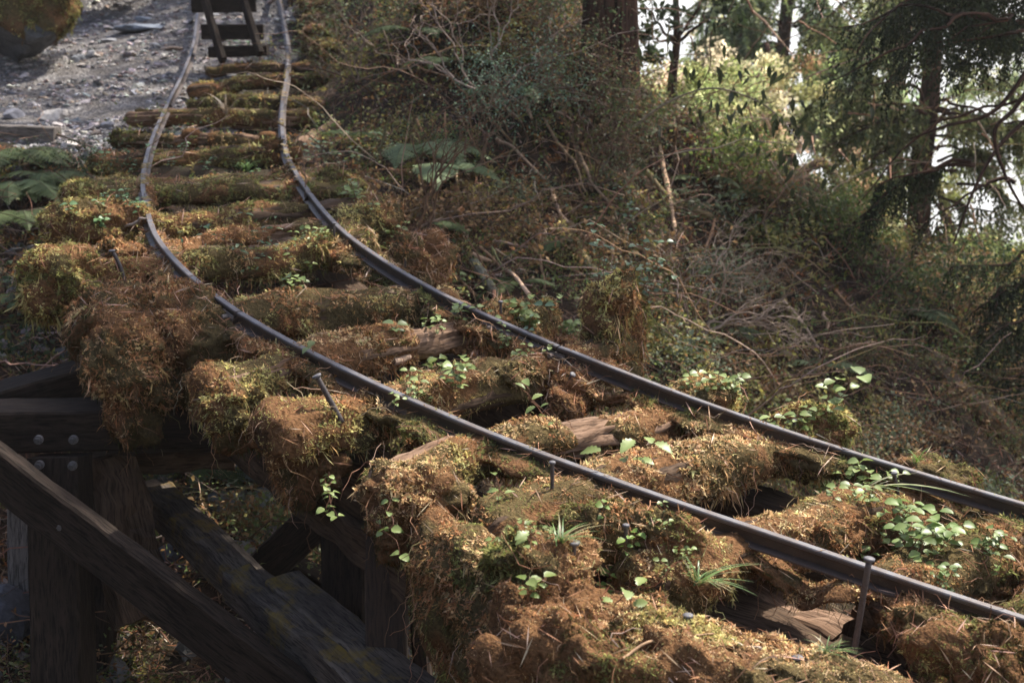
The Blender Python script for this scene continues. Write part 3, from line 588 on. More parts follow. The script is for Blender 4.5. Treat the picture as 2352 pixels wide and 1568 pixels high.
jA, jB, jC = stn(549, 718, NEAR), stn(390, 234, NEAR), stn(438, 117, NEAR)
n1, _ = rail('longest near rail, from the bolted joint above the shaggy block to the right edge', NEAR, jA, 14.6)
n2, _ = rail('near side rail swinging round the curve past the yellow moss cushion', NEAR, jB, jA)
n3, _ = rail('short straight rail along the gravel, left of the mossy log ties', NEAR, jC, jB)
n4, _ = rail('farthest left rail, pale steel running up the gravel beside the plank frame', NEAR, -.95, jC)
kA, kB, kC = stn(1280, 796, FAR), stn(709, 443, FAR), stn(665, 118, FAR)
f1, _ = rail('far rail from the tall mossy stump down to the right edge', FAR, kA, 14.6)
f2, _ = rail('far side rail from the curve past the leafy litter mound to the tall stump', FAR, kB, kA)
f3, _ = rail('far side rail in the curve, streaked with tan lichen, beside the hillside', FAR, kC, kB)
f4, _ = rail('far right rail beyond the kink, beside the bright green ground cover', FAR, -.95, kC)
fishplate(n2, NEAR, jA - .17, 1); fishplate(f2, FAR, kA - .17, 1)
rv, rf, _, _ = RS.arrays(); TREES.append(BVHTree.FromPolygons(rv.tolist(), rf.tolist()))
for o, line, s0, s1 in ((n1, NEAR, jA, 13.9), (n2, NEAR, jB, jA), (f1, FAR, kA, 13.9), (f2, FAR, kB, kA)):   # needles and crumbs of moss lying on the rail
    c = line[int((s0 + 1) * NS):int((s1 + 1) * NS)]; n_ = int(len(c) * 2.6); k = RNG.integers(0, len(c) - 1, n_); P = c[k] + (c[k + 1] - c[k]) * RNG.random((n_, 1)); P = P[fbm(P * 5, 2, 14) > -.15]; P = P + RNG.normal(size=P.shape) * [.004, .004, 0]; mt = MB(); h_ = len(P) // 2
    L = RNG.uniform(.012, .05, h_); stamp(mt, *SLIV, P[:h_] + [0, 0, .001], rots(np.tile(UPZ, (h_, 1)) + RNG.normal(size=(h_, 3)) * .08), np.stack([L, L * .9, L], 1), pick([(.34, .2, .12), (.5, .35, .22), (.2, .11, .06)], [2, 1, 2], h_))
    q = P[h_:]; stamp(mt, *TUFT[1], q - [0, 0, .002], rots(norm(np.tile(UPZ, (len(q), 1)) + RNG.normal(size=q.shape) * .5)), RNG.uniform(.004, .011, len(q)), moss_cols(q, (R_, G_)))
    mt.build('needle_litter', MOSS, o)['kind'] = 'stuff'
for line, s0, s1 in ((FAR, kC, kB), (NEAR, jB + .3, jA - 1.6)):      # patches of tan lichen and moss on the head, one mesh per rail
    mt = MB(); i0, i1 = int((s0 + 1) * NS), int((s1 + 1) * NS); c = line[i0:i1]; k = RNG.integers(0, len(c) - 1, 420); P = c[k] + (c[k + 1] - c[k]) * RNG.random((420, 1)); m = fbm(P * 7, 3, 3) > 0.0; P = P[m]
    P[:, 0] += RNG.normal(size=len(P)) * .009; V, F = PEB[0]; stamp(mt, V, F, P, rots(np.tile(UPZ, (len(P), 1))), np.stack([RNG.uniform(.008, .022, len(P)), RNG.uniform(.007, .014, len(P)), np.full(len(P), .0028)], 1), pick([(.30, .22, .12), (.24, .18, .07), (.34, .27, .19)], [1, 1, 1], len(P)))
    mt.build('lichen', MOSS, f3 if line is FAR else n2)

# ---------------------------------------------------------------- spikes and nuts
def spike(label, px, py, length, lean=(0, 0), bend=0, r=.0054, d=None, topr=1.7, cat='spike', hanging=False):
    p, n = hit(px, py) if d is None else (at(px, py, d), UPZ)
    e = np.array([lean[0], lean[1], 1.0]); e /= np.linalg.norm(e); base = p - e * .03
    t = np.linspace(0, 1, 12)[:, None]; C = base + e * (length + .03) * t + np.array([bend, 0, 0]) * (t ** 2)
    root = thing('rail_spike', label, cat, base); m = MB(); V, F, G = tube(C, r * (1 + .08 * fbm(C * 60, 2)), 8); m.add(V, F, (.055, .042, .038)); m.build('shaft', IRON, root, True)
    h = C[-1]; a = np.linspace(0, 2 * np.pi, 13)[:-1]; S = np.stack([np.cos(a), np.sin(a)], 1); prof = [(-.007, r), (-.004, r * topr), (.001, r * topr * 1.05), (.003, r * topr * .8)]
    V, F, G = sweep(np.array([h + e * z for z, _ in prof]), np.array([q for _, q in prof])[:, None, None] * S[None]); m = MB(); m.add(V, F, (.085, .08, .085)); m.build('head', IRON, root, True)
spike('tall square headed spike standing beside the near rail left of the jagged leaf cluster', 1268, 1122, .075)
spike('short round headed spike in a ring of green leaves below the near rail', 1437, 1240, .04)
spike('wide flat headed spike lying low in moss left of the leaf ringed spike', 1318, 1266, .022, topr=2.6)
spike('long leaning spike with a pale head left of the near rail, over the dark gap', 775, 950, .13, (-.5, 0), .0, .0085)
spike('bent hook shaped spike on the olive moss ball tie', 284, 632, .10, (-.1, 0), -.03, .008)
spike('upright spike beyond the far rail right of the grey green log', 1150, 722, .05)
spike('small dark spike beyond the far rail near the yellow cushion leaves', 931, 612, .05)
spike('stub spike against the far rail among broad leaves', 1010, 660, .03)
spike('dark spike between the rails at the far rail end of the green topped tie', 768, 548, .07)
spike('flat headed spike lying at the edge of the black hole by the far rail', 1310, 868, .02, (.5, -.6), topr=2.0)
spike('rusty leaning spike below the far rail beside a heart leaf', 2063, 1135, .07, (-.25, 0))
spike('spike head peeping from leaves beyond the far rail below the tall leafy plant', 1824, 978, .02)
spike('long bare iron rod dropping from the near rail foot to the moss carpet', 1960, 1508, .245, (.09, 0), 0, .0075, d=2.98)
spike('grey rounded nut sunk in the moss carpet left of the broken wood', 1580, 1424, .012, topr=2.2, cat='nut')
spike('pale brown flat nut on the moss carpet right of the grey one', 1832, 1513, .004, topr=2.3, cat='nut')

# ---------------------------------------------------------------- trestle timbers
def timber(label, a, b, w, h, m=BEAM, rough=.003, seed=0, corner=True, name='timber_beam', cat='beam', side=(0, 1, 0), group='trestle timbers'):
    p0, p1 = at(*a), at(*b)
    if corner:
        d = norm(p1 - p0); s = np.cross(d, UPZ); s = norm(s) if s[1] > 0 else -norm(s); u = np.cross(s, d); u = u if u[2] > 0 else -u; o = s * w / 2 - norm(u) * h / 2; p0, p1 = p0 + o, p1 + o
    mb = MB(); V, F, G = beam(p0, p1, w, h, rough, seed, up=None if abs(norm(p1 - p0)[2]) < .9 else (0, 1, 0)); mb.add(V, F, (.1, .1, .1), G); o = mb.build(name, m, None, False); return tag(o, label, cat, group)
def bolt(o, px, py, d, r=.010):
    p = at(px, py, d); a = np.linspace(0, 2 * np.pi, 7)[:-1]; c = np.linspace(0, 2 * np.pi, 17)[:-1]; S = np.stack([np.cos(c), np.sin(c)], 1); H = np.stack([np.cos(a), np.sin(a)], 1); n = np.array([0, -1, 0])
    m = MB(); V, F, G = sweep(np.array([p - n * .01, p + n * .004]), S * r * 1.55); m.add(V, F, (.10, .09, .085)); w = m.build('washer', IRON, o)
    m = MB(); V, F, G = sweep(np.array([p, p + n * .016, p + n * .017]), H[None] * np.array([r, r, r * .8])[:, None, None]); m.add(V, F, (.06, .055, .05)); m.build('bolt', IRON, o)
c1 = timber('wide bolted cap beam running in from the left edge under the shaggy moss block', (-220, 953, 4.34), (560, 938, 4.62), .2, .148, BEAM, .003, 1)
bolt(c1, 88, 1010, 4.355); bolt(c1, 168, 1010, 4.385)
timber('tapering grey topped timber just above the bolted cap beam at the left edge', (-160, 945, 4.7), (230, 838, 5.05), .17, .17, BEAM, .003, 2)
c2 = timber('square post under the bolted cap beam with two bolts at its top', (138, 1046, 4.47), (150, 1760, 4.47), .175, .17, BEAM, .003, 3, False, 'trestle_post', 'post')
bolt(c2, 90, 1068, 4.375); bolt(c2, 166, 1070, 4.375)
timber('slim pale grey post at the lower left edge behind the long brace', (56, 1150, 5.0), (62, 1760, 5.0), .1, .1, GREYW, .003, 4, False, 'trestle_post', 'post')
timber('thick dark post at the left behind the slim grey post', (215, 1240, 4.9), (215, 1760, 4.9), .16, .16, BEAM, .003, 5, False, 'trestle_post', 'post')
timber('rotten splintered post right of the bolted post', (245, 1060, 4.72), (330, 1420, 4.6), .2, .16, ROTD, .022, 6, False, 'trestle_post', 'post')
timber('rotten crossbeam hanging under the cap beam', (200, 1050, 4.75), (545, 1040, 4.9), .16, .075, ROTD, .016, 7)
b1 = timber('longest diagonal brace crossing the whole lower left corner', (-160, 921, 4.14), (960, 1767, 3.72), .06, .165, BEAM, .003, 8, True, 'diagonal_brace', 'brace')
bolt(b1, 140, 1208, 4.06, .010)
timber('grey lichen stained brace starting right of the rotten post', (322, 1122, 4.95), (600, 1385, 4.25), .13, .12, BEAMG, .005, 9, True, 'diagonal_brace', 'brace')
timber('yellow stained lower half of the split brace at bottom centre', (512, 1312, 4.22), (930, 1670, 3.5), .10, .12, BEAMG, .005, 10, True, 'diagonal_brace', 'brace')
timber('upper half of the split brace, its wide top face rusty and lichened', (609, 1329, 4.16), (1010, 1668, 3.5), .13, .07, BEAMG, .005, 11, True, 'diagonal_brace', 'brace')
timber('short dark cross brace rising right to the moss hung stringer', (560, 1350, 5.0), (800, 1120, 4.9), .06, .15, BEAM, .004, 12, False, 'diagonal_brace', 'brace')
timber('thin light topped timber behind the split brace', (318, 1112, 5.5), (760, 1345, 5.1), .1, .13, BEAM, .004, 13)
timber('brown reddish post at lower centre below the near rail', (889, 1130, 3.9), (889, 1760, 3.9), .12, .12, BROWN, .003, 14, False, 'trestle_post', 'post')
timber('narrow leaning brown post right of the reddish post', (945, 1150, 4.0), (985, 1720, 4.0), .05, .1, BROWN, .003, 15, False, 'trestle_post', 'post')
timber('black wide post left of the reddish post', (792, 1150, 4.5), (800, 1760, 4.4), .15, .16, BEAM, .003, 16, False, 'trestle_post', 'post')
timber('dim leaning post behind the moss curtain at lower centre', (1030, 1200, 4.15), (1075, 1740, 4.1), .14, .12, BEAM, .004, 17, False, 'trestle_post', 'post')
timber('grey topped timber corner poking out below the moss curtain', (1060, 1395, 3.5), (1180, 1530, 3.3), .12, .1, GREYW, .004, 18)
timber('brown stringer under the near side tie ends', (430, 905, 4.9), (930, 1300, 3.75), .12, .13, ROTD, .007, 19, True, 'stringer', 'stringer')
timber('broken grey brown timber end in the hole below the near rail', (1640, 1330, 3.55), (1905, 1460, 3.3), .12, .14, ROT, .012, 20, True, 'stringer', 'stringer')
timber('dark rotten timber block right of the iron rod in the hole', (1960, 1395, 3.4), (2080, 1480, 3.2), .14, .12, ROTD, .014, 21, True, 'stringer', 'stringer')
for lab, ln in (('long hidden stringer carrying the ties under the near rail', NEAR), ('long hidden stringer carrying the ties under the far rail', FAR)):
    c = ln[int(7.0 * NS):int(14.6 * NS)].copy(); c[:, 2] -= .34; V, F, G = sweep(c, rect(.15, .2)); mb = MB(); mb.add(V + .008 * fbm(V * 8, 3)[:, None], F, (.1, .1, .1), G); tag(mb.build('stringer', ROTD), lab, 'stringer', 'trestle timbers')
for lab, s, o in (('trestle post in the dark under the far rail near the black hole', 10.4, .4), ('trestle post in the dark under the far rail at right', 12.2, .4), ('trestle post in the dark under the near rail at right', 12.0, -.35)):
    c, n, d = st(s); p = c + n * o - [0, 0, .45]; mb = MB(); V, F, G = beam(p, p - [0, 0, 2.2], .16, .16, .003, 4, up=(0, 1, 0)); mb.add(V, F, (.1, .1, .1), G); tag(mb.build('trestle_post', BEAM), lab, 'post', 'trestle timbers')
# grey board at the path edge, plank frame
timber('thick grey board holding the gravel at the left edge', (-120, 283, 9.05), (122, 293, 8.95), .12, .115, GREYW, .004, 23, True, 'edging_board', 'board', group=None)
root = thing('plank_frame', 'dark plank frame leaning on two posts between the rails at the top edge', 'frame', at(530, 128, 10.6))
def pbeam(nm, a, b, w, h, sd, m=BEAM):
    mb = MB(); V, F, G = beam(at(*a), at(*b), w, h, .003, sd); mb.add(V, F, (.1, .1, .1), G); mb.build(nm, m, root)
pbeam('post', (452, -60, 10.8), (512, 140, 10.55), .05, .08, 1); pbeam('post', (540, -60, 10.8), (598, 125, 10.55), .05, .08, 2)
pbeam('plank', (440, 12, 10.85), (588, 10, 10.85), .04, .13, 3); pbeam('plank', (463, 74, 10.75), (605, 74, 10.75), .04, .125, 4); pbeam('base_block', (482, 120, 10.7), (615, 116, 10.7), .12, .09, 5)
# ---------------------------------------------------------------- ground cover
def proj(P):
    d = P[:, 1] * CP - P[:, 2] * SP; u = P[:, 1] * SP + P[:, 2] * CP; d = np.maximum(d, .1)
    return 1176 + FPX * P[:, 0] / d, 784 - FPX * u / d, d
fc = TV[TF].mean(1); px_, py_, d_ = proj(fc)
inv = (px_ > -350) & (px_ < 2700) & (py_ > -350) & (py_ < 2000) & (fc[:, 1] > 3)
pathf = ispath(fc); UGF = TF[inv & ~pathf]; UC = TV[UGF].mean(1)
_cd = np.full(len(UC), 9.)
for p in CC[:int(7.2 * NS):4]: _cd = np.minimum(_cd, np.hypot(UC[:, 0] - p[0], UC[:, 1] - p[1]))
UW = 40 / np.maximum(UC[:, 1], 4) ** 2 * np.clip((_cd - .35) * 2.2, .12, 1); GULLY = UC[:, 2] < -2.0
leftside = lambda P: (P[:, 0] < -1.0)
hillm = lambda P: (P[:, 0] > -1.2)
# litter of needles, bark strips and dead fern on the bank
mb = MB(); P, n, i = sample(TV, UGF, 900 * UW); L = RNG.uniform(.02, .11, len(P)) * np.sqrt(P[:, 1] / 6)
stamp(mb, *SLIV, P + n * RNG.uniform(0, .03, len(P))[:, None], rots(norm(n + RNG.normal(size=n.shape) * .35)), np.stack([L, L * .9 + .03, L], 1), pick([(.18, .10, .065), (.28, .18, .12), (.10, .06, .04), (.42, .31, .24), (.24, .11, .06)], [3, 3, 3, 1, 2], len(P)))
tag(mb.build('leaf_litter', MOSS, None, False, (0, 0, 0)), 'brown needles, bark strips and dead fronds strewn over the bank', 'litter', None, 'stuff')
# moss and low creeping green
mb = MB(); P, n, i = sample(TV, UGF, 650 * UW); m = fbm(P * 2.2, 3, 31) > -.15; P, n = P[m], n[m]; g = fbm(P * 1.5, 3, 33)
C = np.where((g > .05)[:, None], pick(PAL['green'], W5, len(P)), pick(PAL['rust'] + PAL['dark'], [1.5, 1.5, .3, 1, 2, 2, 2, 2, 1], len(P))) * .8; t = RNG.integers(0, 3, len(P)); S = RNG.uniform(.02, .045, len(P)) * np.sqrt(P[:, 1] / 7); R = rots(norm(n + RNG.normal(size=n.shape) * .4))
for q in range(3): stamp(mb, *TUFT[q], P[t == q], R[t == q], S[t == q], C[t == q])
tag(mb.build('bank_moss', MOSS, None, False, (0, 0, 0)), 'patchy brown and green moss growing on the bank', 'moss', None, 'stuff')
# leafy undergrowth
def leaves(mb, Cn, nl, rad, size, cols, w, tmpl=KITE, up=.5, flat=1.0):
    k = RNG.poisson(nl, len(Cn)); i = np.repeat(np.arange(len(Cn)), k); P = Cn[i] + RNG.normal(size=(len(i), 3)) * np.asarray(rad)[i if np.ndim(rad) else slice(None)].reshape(-1, 1) * [1, 1, flat] if np.ndim(rad) else Cn[i] + RNG.normal(size=(len(i), 3)) * rad * [1, 1, flat]
    Nn_ = norm(RNG.normal(size=P.shape) * .8 + [0, -.15, up * 2]); base = pick(cols, w, len(Cn), var=.2)
    C = base[i] * (1 + .16 * RNG.normal(size=(len(i), 1))).clip(.5, 1.6); S = size * RNG.uniform(.6, 1.4, len(i)) * (np.sqrt(Cn[i, 1] / 7) if size < .05 else 1)
    stamp(mb, *tmpl, P, rots(Nn_), S, C); return P, i
mb = MB(); P, n, i = sample(TV, UGF, 200 * UW); m = fbm(P * 1.3, 3, 41) > .03 + .30 * ((P[:, 2] < -1.9) & (P[:, 0] > .8)); P, n = P[m], n[m]
hh = np.abs(RNG.normal(size=len(P))) * .10 * (1 + fbm(P * .9, 2, 44)).clip(.2, 2); P = P + np.stack([0 * hh, -.3 * hh, hh], 1)
leaves(mb, P, 13, .055, .026, [(.09, .12, .035), (.14, .15, .05), (.08, .10, .045), (.22, .20, .07), (.22, .12, .05)], [2.5, 2.5, 1.6, 2.6, 3], up=.45)
P, n, i = sample(TV, UGF, 9.5 * UW * (((UC[:, 0] > -1.2) & (UC[:, 2] > -3.0) & (UC[:, 1] < 9.5)) + .8 * ((UC[:, 0] < -1.9) & (UC[:, 1] > 6.3) & (UC[:, 1] < 8.8)))); m = fbm(P * .9, 2, 61) > -.25; P = P[m]
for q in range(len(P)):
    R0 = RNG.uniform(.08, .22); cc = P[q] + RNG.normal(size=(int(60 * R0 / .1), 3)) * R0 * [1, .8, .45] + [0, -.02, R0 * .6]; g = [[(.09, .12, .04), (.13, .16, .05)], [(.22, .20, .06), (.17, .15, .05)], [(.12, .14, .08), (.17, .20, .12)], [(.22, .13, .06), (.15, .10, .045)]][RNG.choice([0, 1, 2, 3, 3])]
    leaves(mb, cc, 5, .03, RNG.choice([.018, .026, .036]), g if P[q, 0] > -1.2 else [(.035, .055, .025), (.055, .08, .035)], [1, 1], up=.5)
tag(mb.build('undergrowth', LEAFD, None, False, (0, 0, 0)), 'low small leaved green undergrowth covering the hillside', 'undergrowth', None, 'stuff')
# dead stems and fine twigs
mb = MB(); P, n, i = sample(TV, UGF, 30 * UW * (1 + 1.2 * (fbm(UC * .8, 2, 50) > 0)))
for k in range(len(P)):
    L = RNG.uniform(.12, .7) if RNG.random() < .8 else RNG.uniform(.6, 1.3); th = RNG.normal() * .8 + (.0 if P[k, 0] < 1 else -.5); dv = np.array([math.cos(th), -.3 + RNG.normal() * .3, RNG.uniform(-.1, .9)]); dv = norm(dv) * (1 if RNG.random() < .5 else -1); dv[2] = abs(dv[2]) * .8 - (.25 if RNG.random() < .4 else 0)
    C = wander(P[k], P[k] + dv * L, 8, .10, RNG.uniform(-.02, .13), k % 97, (0, -.2, 1)); c = pick([(.16, .085, .05), (.25, .17, .12), (.09, .05, .03), (.30, .23, .18), (.12, .10, .04)], [3, 2, 3, 1, 1], 1)[0]
    V, F, G = tube(C, np.linspace(1, .35, 8) * RNG.uniform(.0015, .0042) * (1 + L * .5), 3); mb.add(V, F, c, G)
for k in range(120):
    p = hit(RNG.uniform(720, 2300), RNG.uniform(0, 1000), 0, [TB])[0]
    if p[0] < -1.0 or p[1] > 12 or p[0] < np.interp(p[1], CC[::-1][::-1][:, 1][::-1], CC[:, 0][::-1]) + 1.0: continue
    dv = norm(np.array([RNG.uniform(.1, 1) * (1 if RNG.random() < .7 else -1), -.35, RNG.uniform(-.2, .7)])); L = RNG.uniform(.6, 1.5); C = wander(p, p + dv * L, 16, .06, RNG.uniform(.06, .2), k, (0, -.35, 1)); V, F, G = tube(C, np.linspace(1, .3, 16) * RNG.uniform(.003, .006), 4); mb.add(V, F, pick([(.22, .13, .08), (.30, .22, .16), (.15, .09, .05), (.18, .15, .06)], [3, 2, 2, 1], 1)[0], G)
for k in range(230):
    p = hit(RNG.uniform(800, 2300), RNG.uniform(0, 1000), .03, [TB])[0]
    if p[1] > 12 or p[0] < -.9: continue
    dv = norm(np.array([RNG.uniform(-.2, .9), -.35 + RNG.normal() * .25, -.55 + RNG.normal() * .25])); L = RNG.uniform(.12, .55); C = wander(p - dv * L / 2, p + dv * L / 2, 8, .03, .02, k); V, F, G = tube(C, np.linspace(1, .6, 8) * RNG.uniform(.0035, .010), 6); mb.add(V, F, pick([(.34, .20, .12), (.46, .32, .22), (.22, .12, .07), (.15, .14, .06)], [3, 2, 3, 2], 1)[0], G)
tag(mb.build('dead_stems', TWIG, None, False, (0, 0, 0)), 'tangle of dead stems and fine twigs over the hillside', 'twigs', None, 'stuff')

# gravel ---------------------------------------------------
PF = TF[inv & pathf]; mb = MB(); P, n, i = sample(TV, PF, 100000 / np.maximum(TV[PF].mean(1)[:, 1], 6) ** 2); m = fbm(P * 1.6, 3, 3) > -.42; P = P[m]; s = RNG.gamma(1.8, .008, len(P)).clip(.005, .07)
for q in range(4):
    m = RNG.integers(0, 4, len(P)) == q; stamp(mb, *PEB[q], P[m] + [0, 0, .002], rots(norm(np.array([0, 0, 1.]) + RNG.normal(size=(m.sum(), 3)) * .25)), np.stack([s[m], s[m] * .75, s[m] * .38], 1), pick([(.26, .24, .23), (.15, .14, .135), (.40, .37, .35), (.22, .16, .13), (.16, .165, .18)], [3, 3, 2, 2, 1], m.sum()))
tag(mb.build('gravel_stones', STONE, None, False, (0, 0, 0)), 'loose angular grey and buff gravel on the footpath', 'gravel', None, 'stuff')
mb = MB(); P, n, i = sample(TV, UGF, np.where((UC[:, 0] < .9) & ((GULLY) | ((UC[:, 0] < -1.9) & (fbm(UC * 1.2, 2, 9) > -.1) & (_cd > .75))), 170., 0)); s = RNG.gamma(2, .011, len(P)).clip(.008, .08)
for q in range(4):
    m = RNG.integers(0, 4, len(P)) == q; stamp(mb, *PEB[q], P[m], rots(norm(n[m] + RNG.normal(size=(m.sum(), 3)) * .4)), np.stack([s[m], s[m] * .8, s[m] * .5], 1), pick([(.12, .11, .10), (.08, .075, .07), (.17, .145, .13)], [1, 1, 1], m.sum()))
tag(mb.build('gully_rubble', STONE, None, False, (0, 0, 0)), 'grey rubble lying in the gully below the path', 'rubble', None, 'stuff')
for k, (lab, px, py, r, col, fl) in enumerate([
    ('long flat blue grey slab lying on the gravel left of the plank frame', 335, 68, (.30, .13, .045), (.17, .19, .22), 1),
    ('small blue grey stone just above the long flat slab', 330, 47, (.10, .07, .03), (.17, .19, .22), 1),
    ('pale buff stone in front of the mossy boulder', 73, 130, (.10, .07, .045), (.30, .27, .24), 1),
    ('grey stone on the gravel right of the pale buff stone', 178, 141, (.075, .05, .045), (.17, .18, .20), 1),
    ('upright grey stone beside the low grey one on the gravel', 211, 132, (.05, .04, .05), (.22, .22, .23), 1),
    ('dark rounded stone behind the grey board', 33, 270, (.08, .06, .05), (.14, .14, .16), 1),
    ('large pale rounded stone half buried behind the grey board', 120, 270, (.12, .09, .05), (.30, .28, .26), 1),
    ('flat brown stone beside the left rail near the kink joint', 392, 115, (.12, .05, .02), (.18, .13, .10), 1),
    ('grey flat stone on the gravel at the foot of the boulder slope', 250, 95, (.10, .07, .02), (.22, .22, .23), 1),
    ('grey stone beside the pointing green log tie', 250, 293, (.06, .045, .035), (.27, .26, .26), 1),
    ('white stone on the slope below the grey board', 160, 343, (.06, .045, .05), (.42, .38, .34), 1),
    ('cream stone lower on the slope under the white stone', 150, 362, (.03, .025, .04), (.45, .38, .32), 1),
    ('grey boulder in the gully behind the lichen stained brace', 535, 1158, (.10, .08, .075), (.20, .20, .195), 1),
    ('grey stone beside the gully boulder, nearer the moss', 605, 1162, (.09, .07, .06), (.20, .19, .185), 1),
    ('rounded tan stone below the gully boulder', 545, 1203, (.065, .05, .06), (.26, .22, .19), 1),
    ('flat grey stone at the bottom of the gully opening', 560, 1262, (.12, .08, .03), (.17, .17, .165), 1),
    ('blue grey stone high in the gully opening', 555, 1082, (.12, .07, .05), (.15, .17, .175), 1),
    ('dark rock at the lower left edge', 8, 1440, (.14, .12, .14), (.06, .06, .07), 1)]):
    p, n = hit(px, py, 0, [TB]); mb = MB(); V, F = rock(p + [0, 0, r[2] * .3], r, 40 + k, .25, True, k * 1.3); mb.add(V, F, np.array(col) * (1 + .25 * fbm(V * 20, 3, k))[:, None]); tag(mb.build('stone', STONE), lab, 'stone', 'loose stones')
# boulders
def boulder(label, px, py, d, r, seed, mossz=.1):
    c = at(px, py, d); root = thing('mossy_boulder', label, 'boulder', c - [0, 0, r[2]]); V, F = rock(c, r, seed, .42, True); V = V + (.03 * fbm(V * 6, 5, seed, .6))[:, None] * norm(V - c); mb = MB(); mb.add(V, F, np.array([.065, .066, .068]) * (1 + .3 * fbm(V * 7, 4))[:, None]); mb.build('rock', STONE, root, False)
    F = outward(V, F); cc = V[F].mean(1); keep = (cc[:, 2] + .18 * fbm(cc * 3, 3, 2) > c[2] + mossz * r[2]); mb = MB()
    Q = V.copy(); o = norm(Q - c) * .025; bedm = MB(); bed(bedm, Q + o * (.6 + .4 * fbm(Q * 9, 2)[:, None]), F[keep]); bedm.build('moss_bed', MOSSB, root, True); tufts(mb, V + o, F[keep], (N_, D_, N_, D_), 1.0, size=.8); mb.build('moss', MOSS, root)
boulder('big grey boulder capped with green moss in the top left corner', 62, 34, 11.2, (.50, .42, .40), 3, -.3)
boulder('dark low boulder at the top edge left of the plank frame', 255, -42, 13.6, (.36, .3, .2), 5, .3)
boulder('green mossed stone in the gully beside the dark cross brace', 610, 1232, 5.9, (.15, .12, .09), 6, -.4)

# ---------------------------------------------------------------- plants
def stem_leaves(lm, sm, base, tip, n, size, tmpl, cols, pair=True, topsize=1.2, r=.0014, bow=.1, seed=0, spread=1.0, drop=.0):
    C = wander(base, tip, 10, .12, bow, seed, (RNG.normal() * .3, -.2, 1)); V, F, G = tube(C, np.linspace(r, r * .6, 10), 4); sm.add(V, F, (.16, .08, .05), G)
    T = norm(np.gradient(C, axis=0)); a = RNG.uniform(0, 6.28)
    for k in range(n):
        t = .25 + .75 * k / max(n - 1, 1); j = min(int(t * 9), 9); a += 1.57 + RNG.normal() * .3; s = size * (topsize if k == n - 1 else .75 + .35 * t) * RNG.uniform(.8, 1.2)
        for q in ((0, math.pi) if pair else (0,)):
            ax = np.array([math.cos(a + q), math.sin(a + q), .25 - drop]); X = norm(ax + RNG.normal(size=3) * .12); Z = norm(np.array([0, -.25, 1.]) + RNG.normal(size=3) * .22); Y = norm(np.cross(Z, X)); Z = np.cross(X, Y)
            c = np.array(cols[RNG.integers(len(cols))]) * RNG.uniform(.8, 1.2); stamp(lm, *tmpl, (C[j] + X * size * .15)[None], np.stack([X, Y, Z], -1)[None], np.array([s]), c)
BR = [(.22, .28, .09), (.27, .34, .12), (.14, .19, .05), (.19, .24, .07)]; YG = [(.20, .28, .06), (.15, .24, .05)]; DG = [(.06, .11, .035), (.08, .14, .05), (.045, .085, .03)]
def plant(label, px, py, n=4, h=.06, size=.028, kind='oval', rad=.04, cols=BR, nl=3, hang=0, name='leafy_plant', cat='plant'):
    p, nn = hit(px, py); root = thing(name, label, cat, p)
    if kind == 'lobed' and n > 1: n, nl, size = max(1, round(n * .6)), 2, size * 1.0
    size *= .86; lm = MB(); sm = MB(); tm = {'oval': LF, 'lobed': LFL, 'lance': LFN}[kind]
    for k in range(n):
        o = RNG.normal(size=3) * rad; o[1] *= .6; o[2] = 0; q = p + o; h2 = TREES[1].ray_cast(Vector((q + [0, 0, .25]).tolist()), Vector((0, 0, -1)), .6)[0]
        if h2 is None: h2 = TB.ray_cast(Vector((q + [0, 0, .25]).tolist()), Vector((0, 0, -1)), .8)[0]
        q = np.array(h2) if h2 is not None and abs(h2[2] - p[2]) < .15 else p.copy()
        hh = h * RNG.uniform(.6, 1.3); tip = q + (np.array([RNG.normal() * .5, -.3 + RNG.normal() * .3, 1]) * hh if not hang else np.array([RNG.normal() * .05, -.10 - abs(RNG.normal()) * .03, -hang * RNG.uniform(.5, 1.1)]))
        stem_leaves(lm, sm, q - [0, 0, .01], tip, nl, size, tm, cols, kind != 'lobed' or nl > 2, seed=k + int(px), drop=.15 if not hang else .4)
    sm.build('stem', TWIG, root); lm.build('foliage', LEAF, root, True)
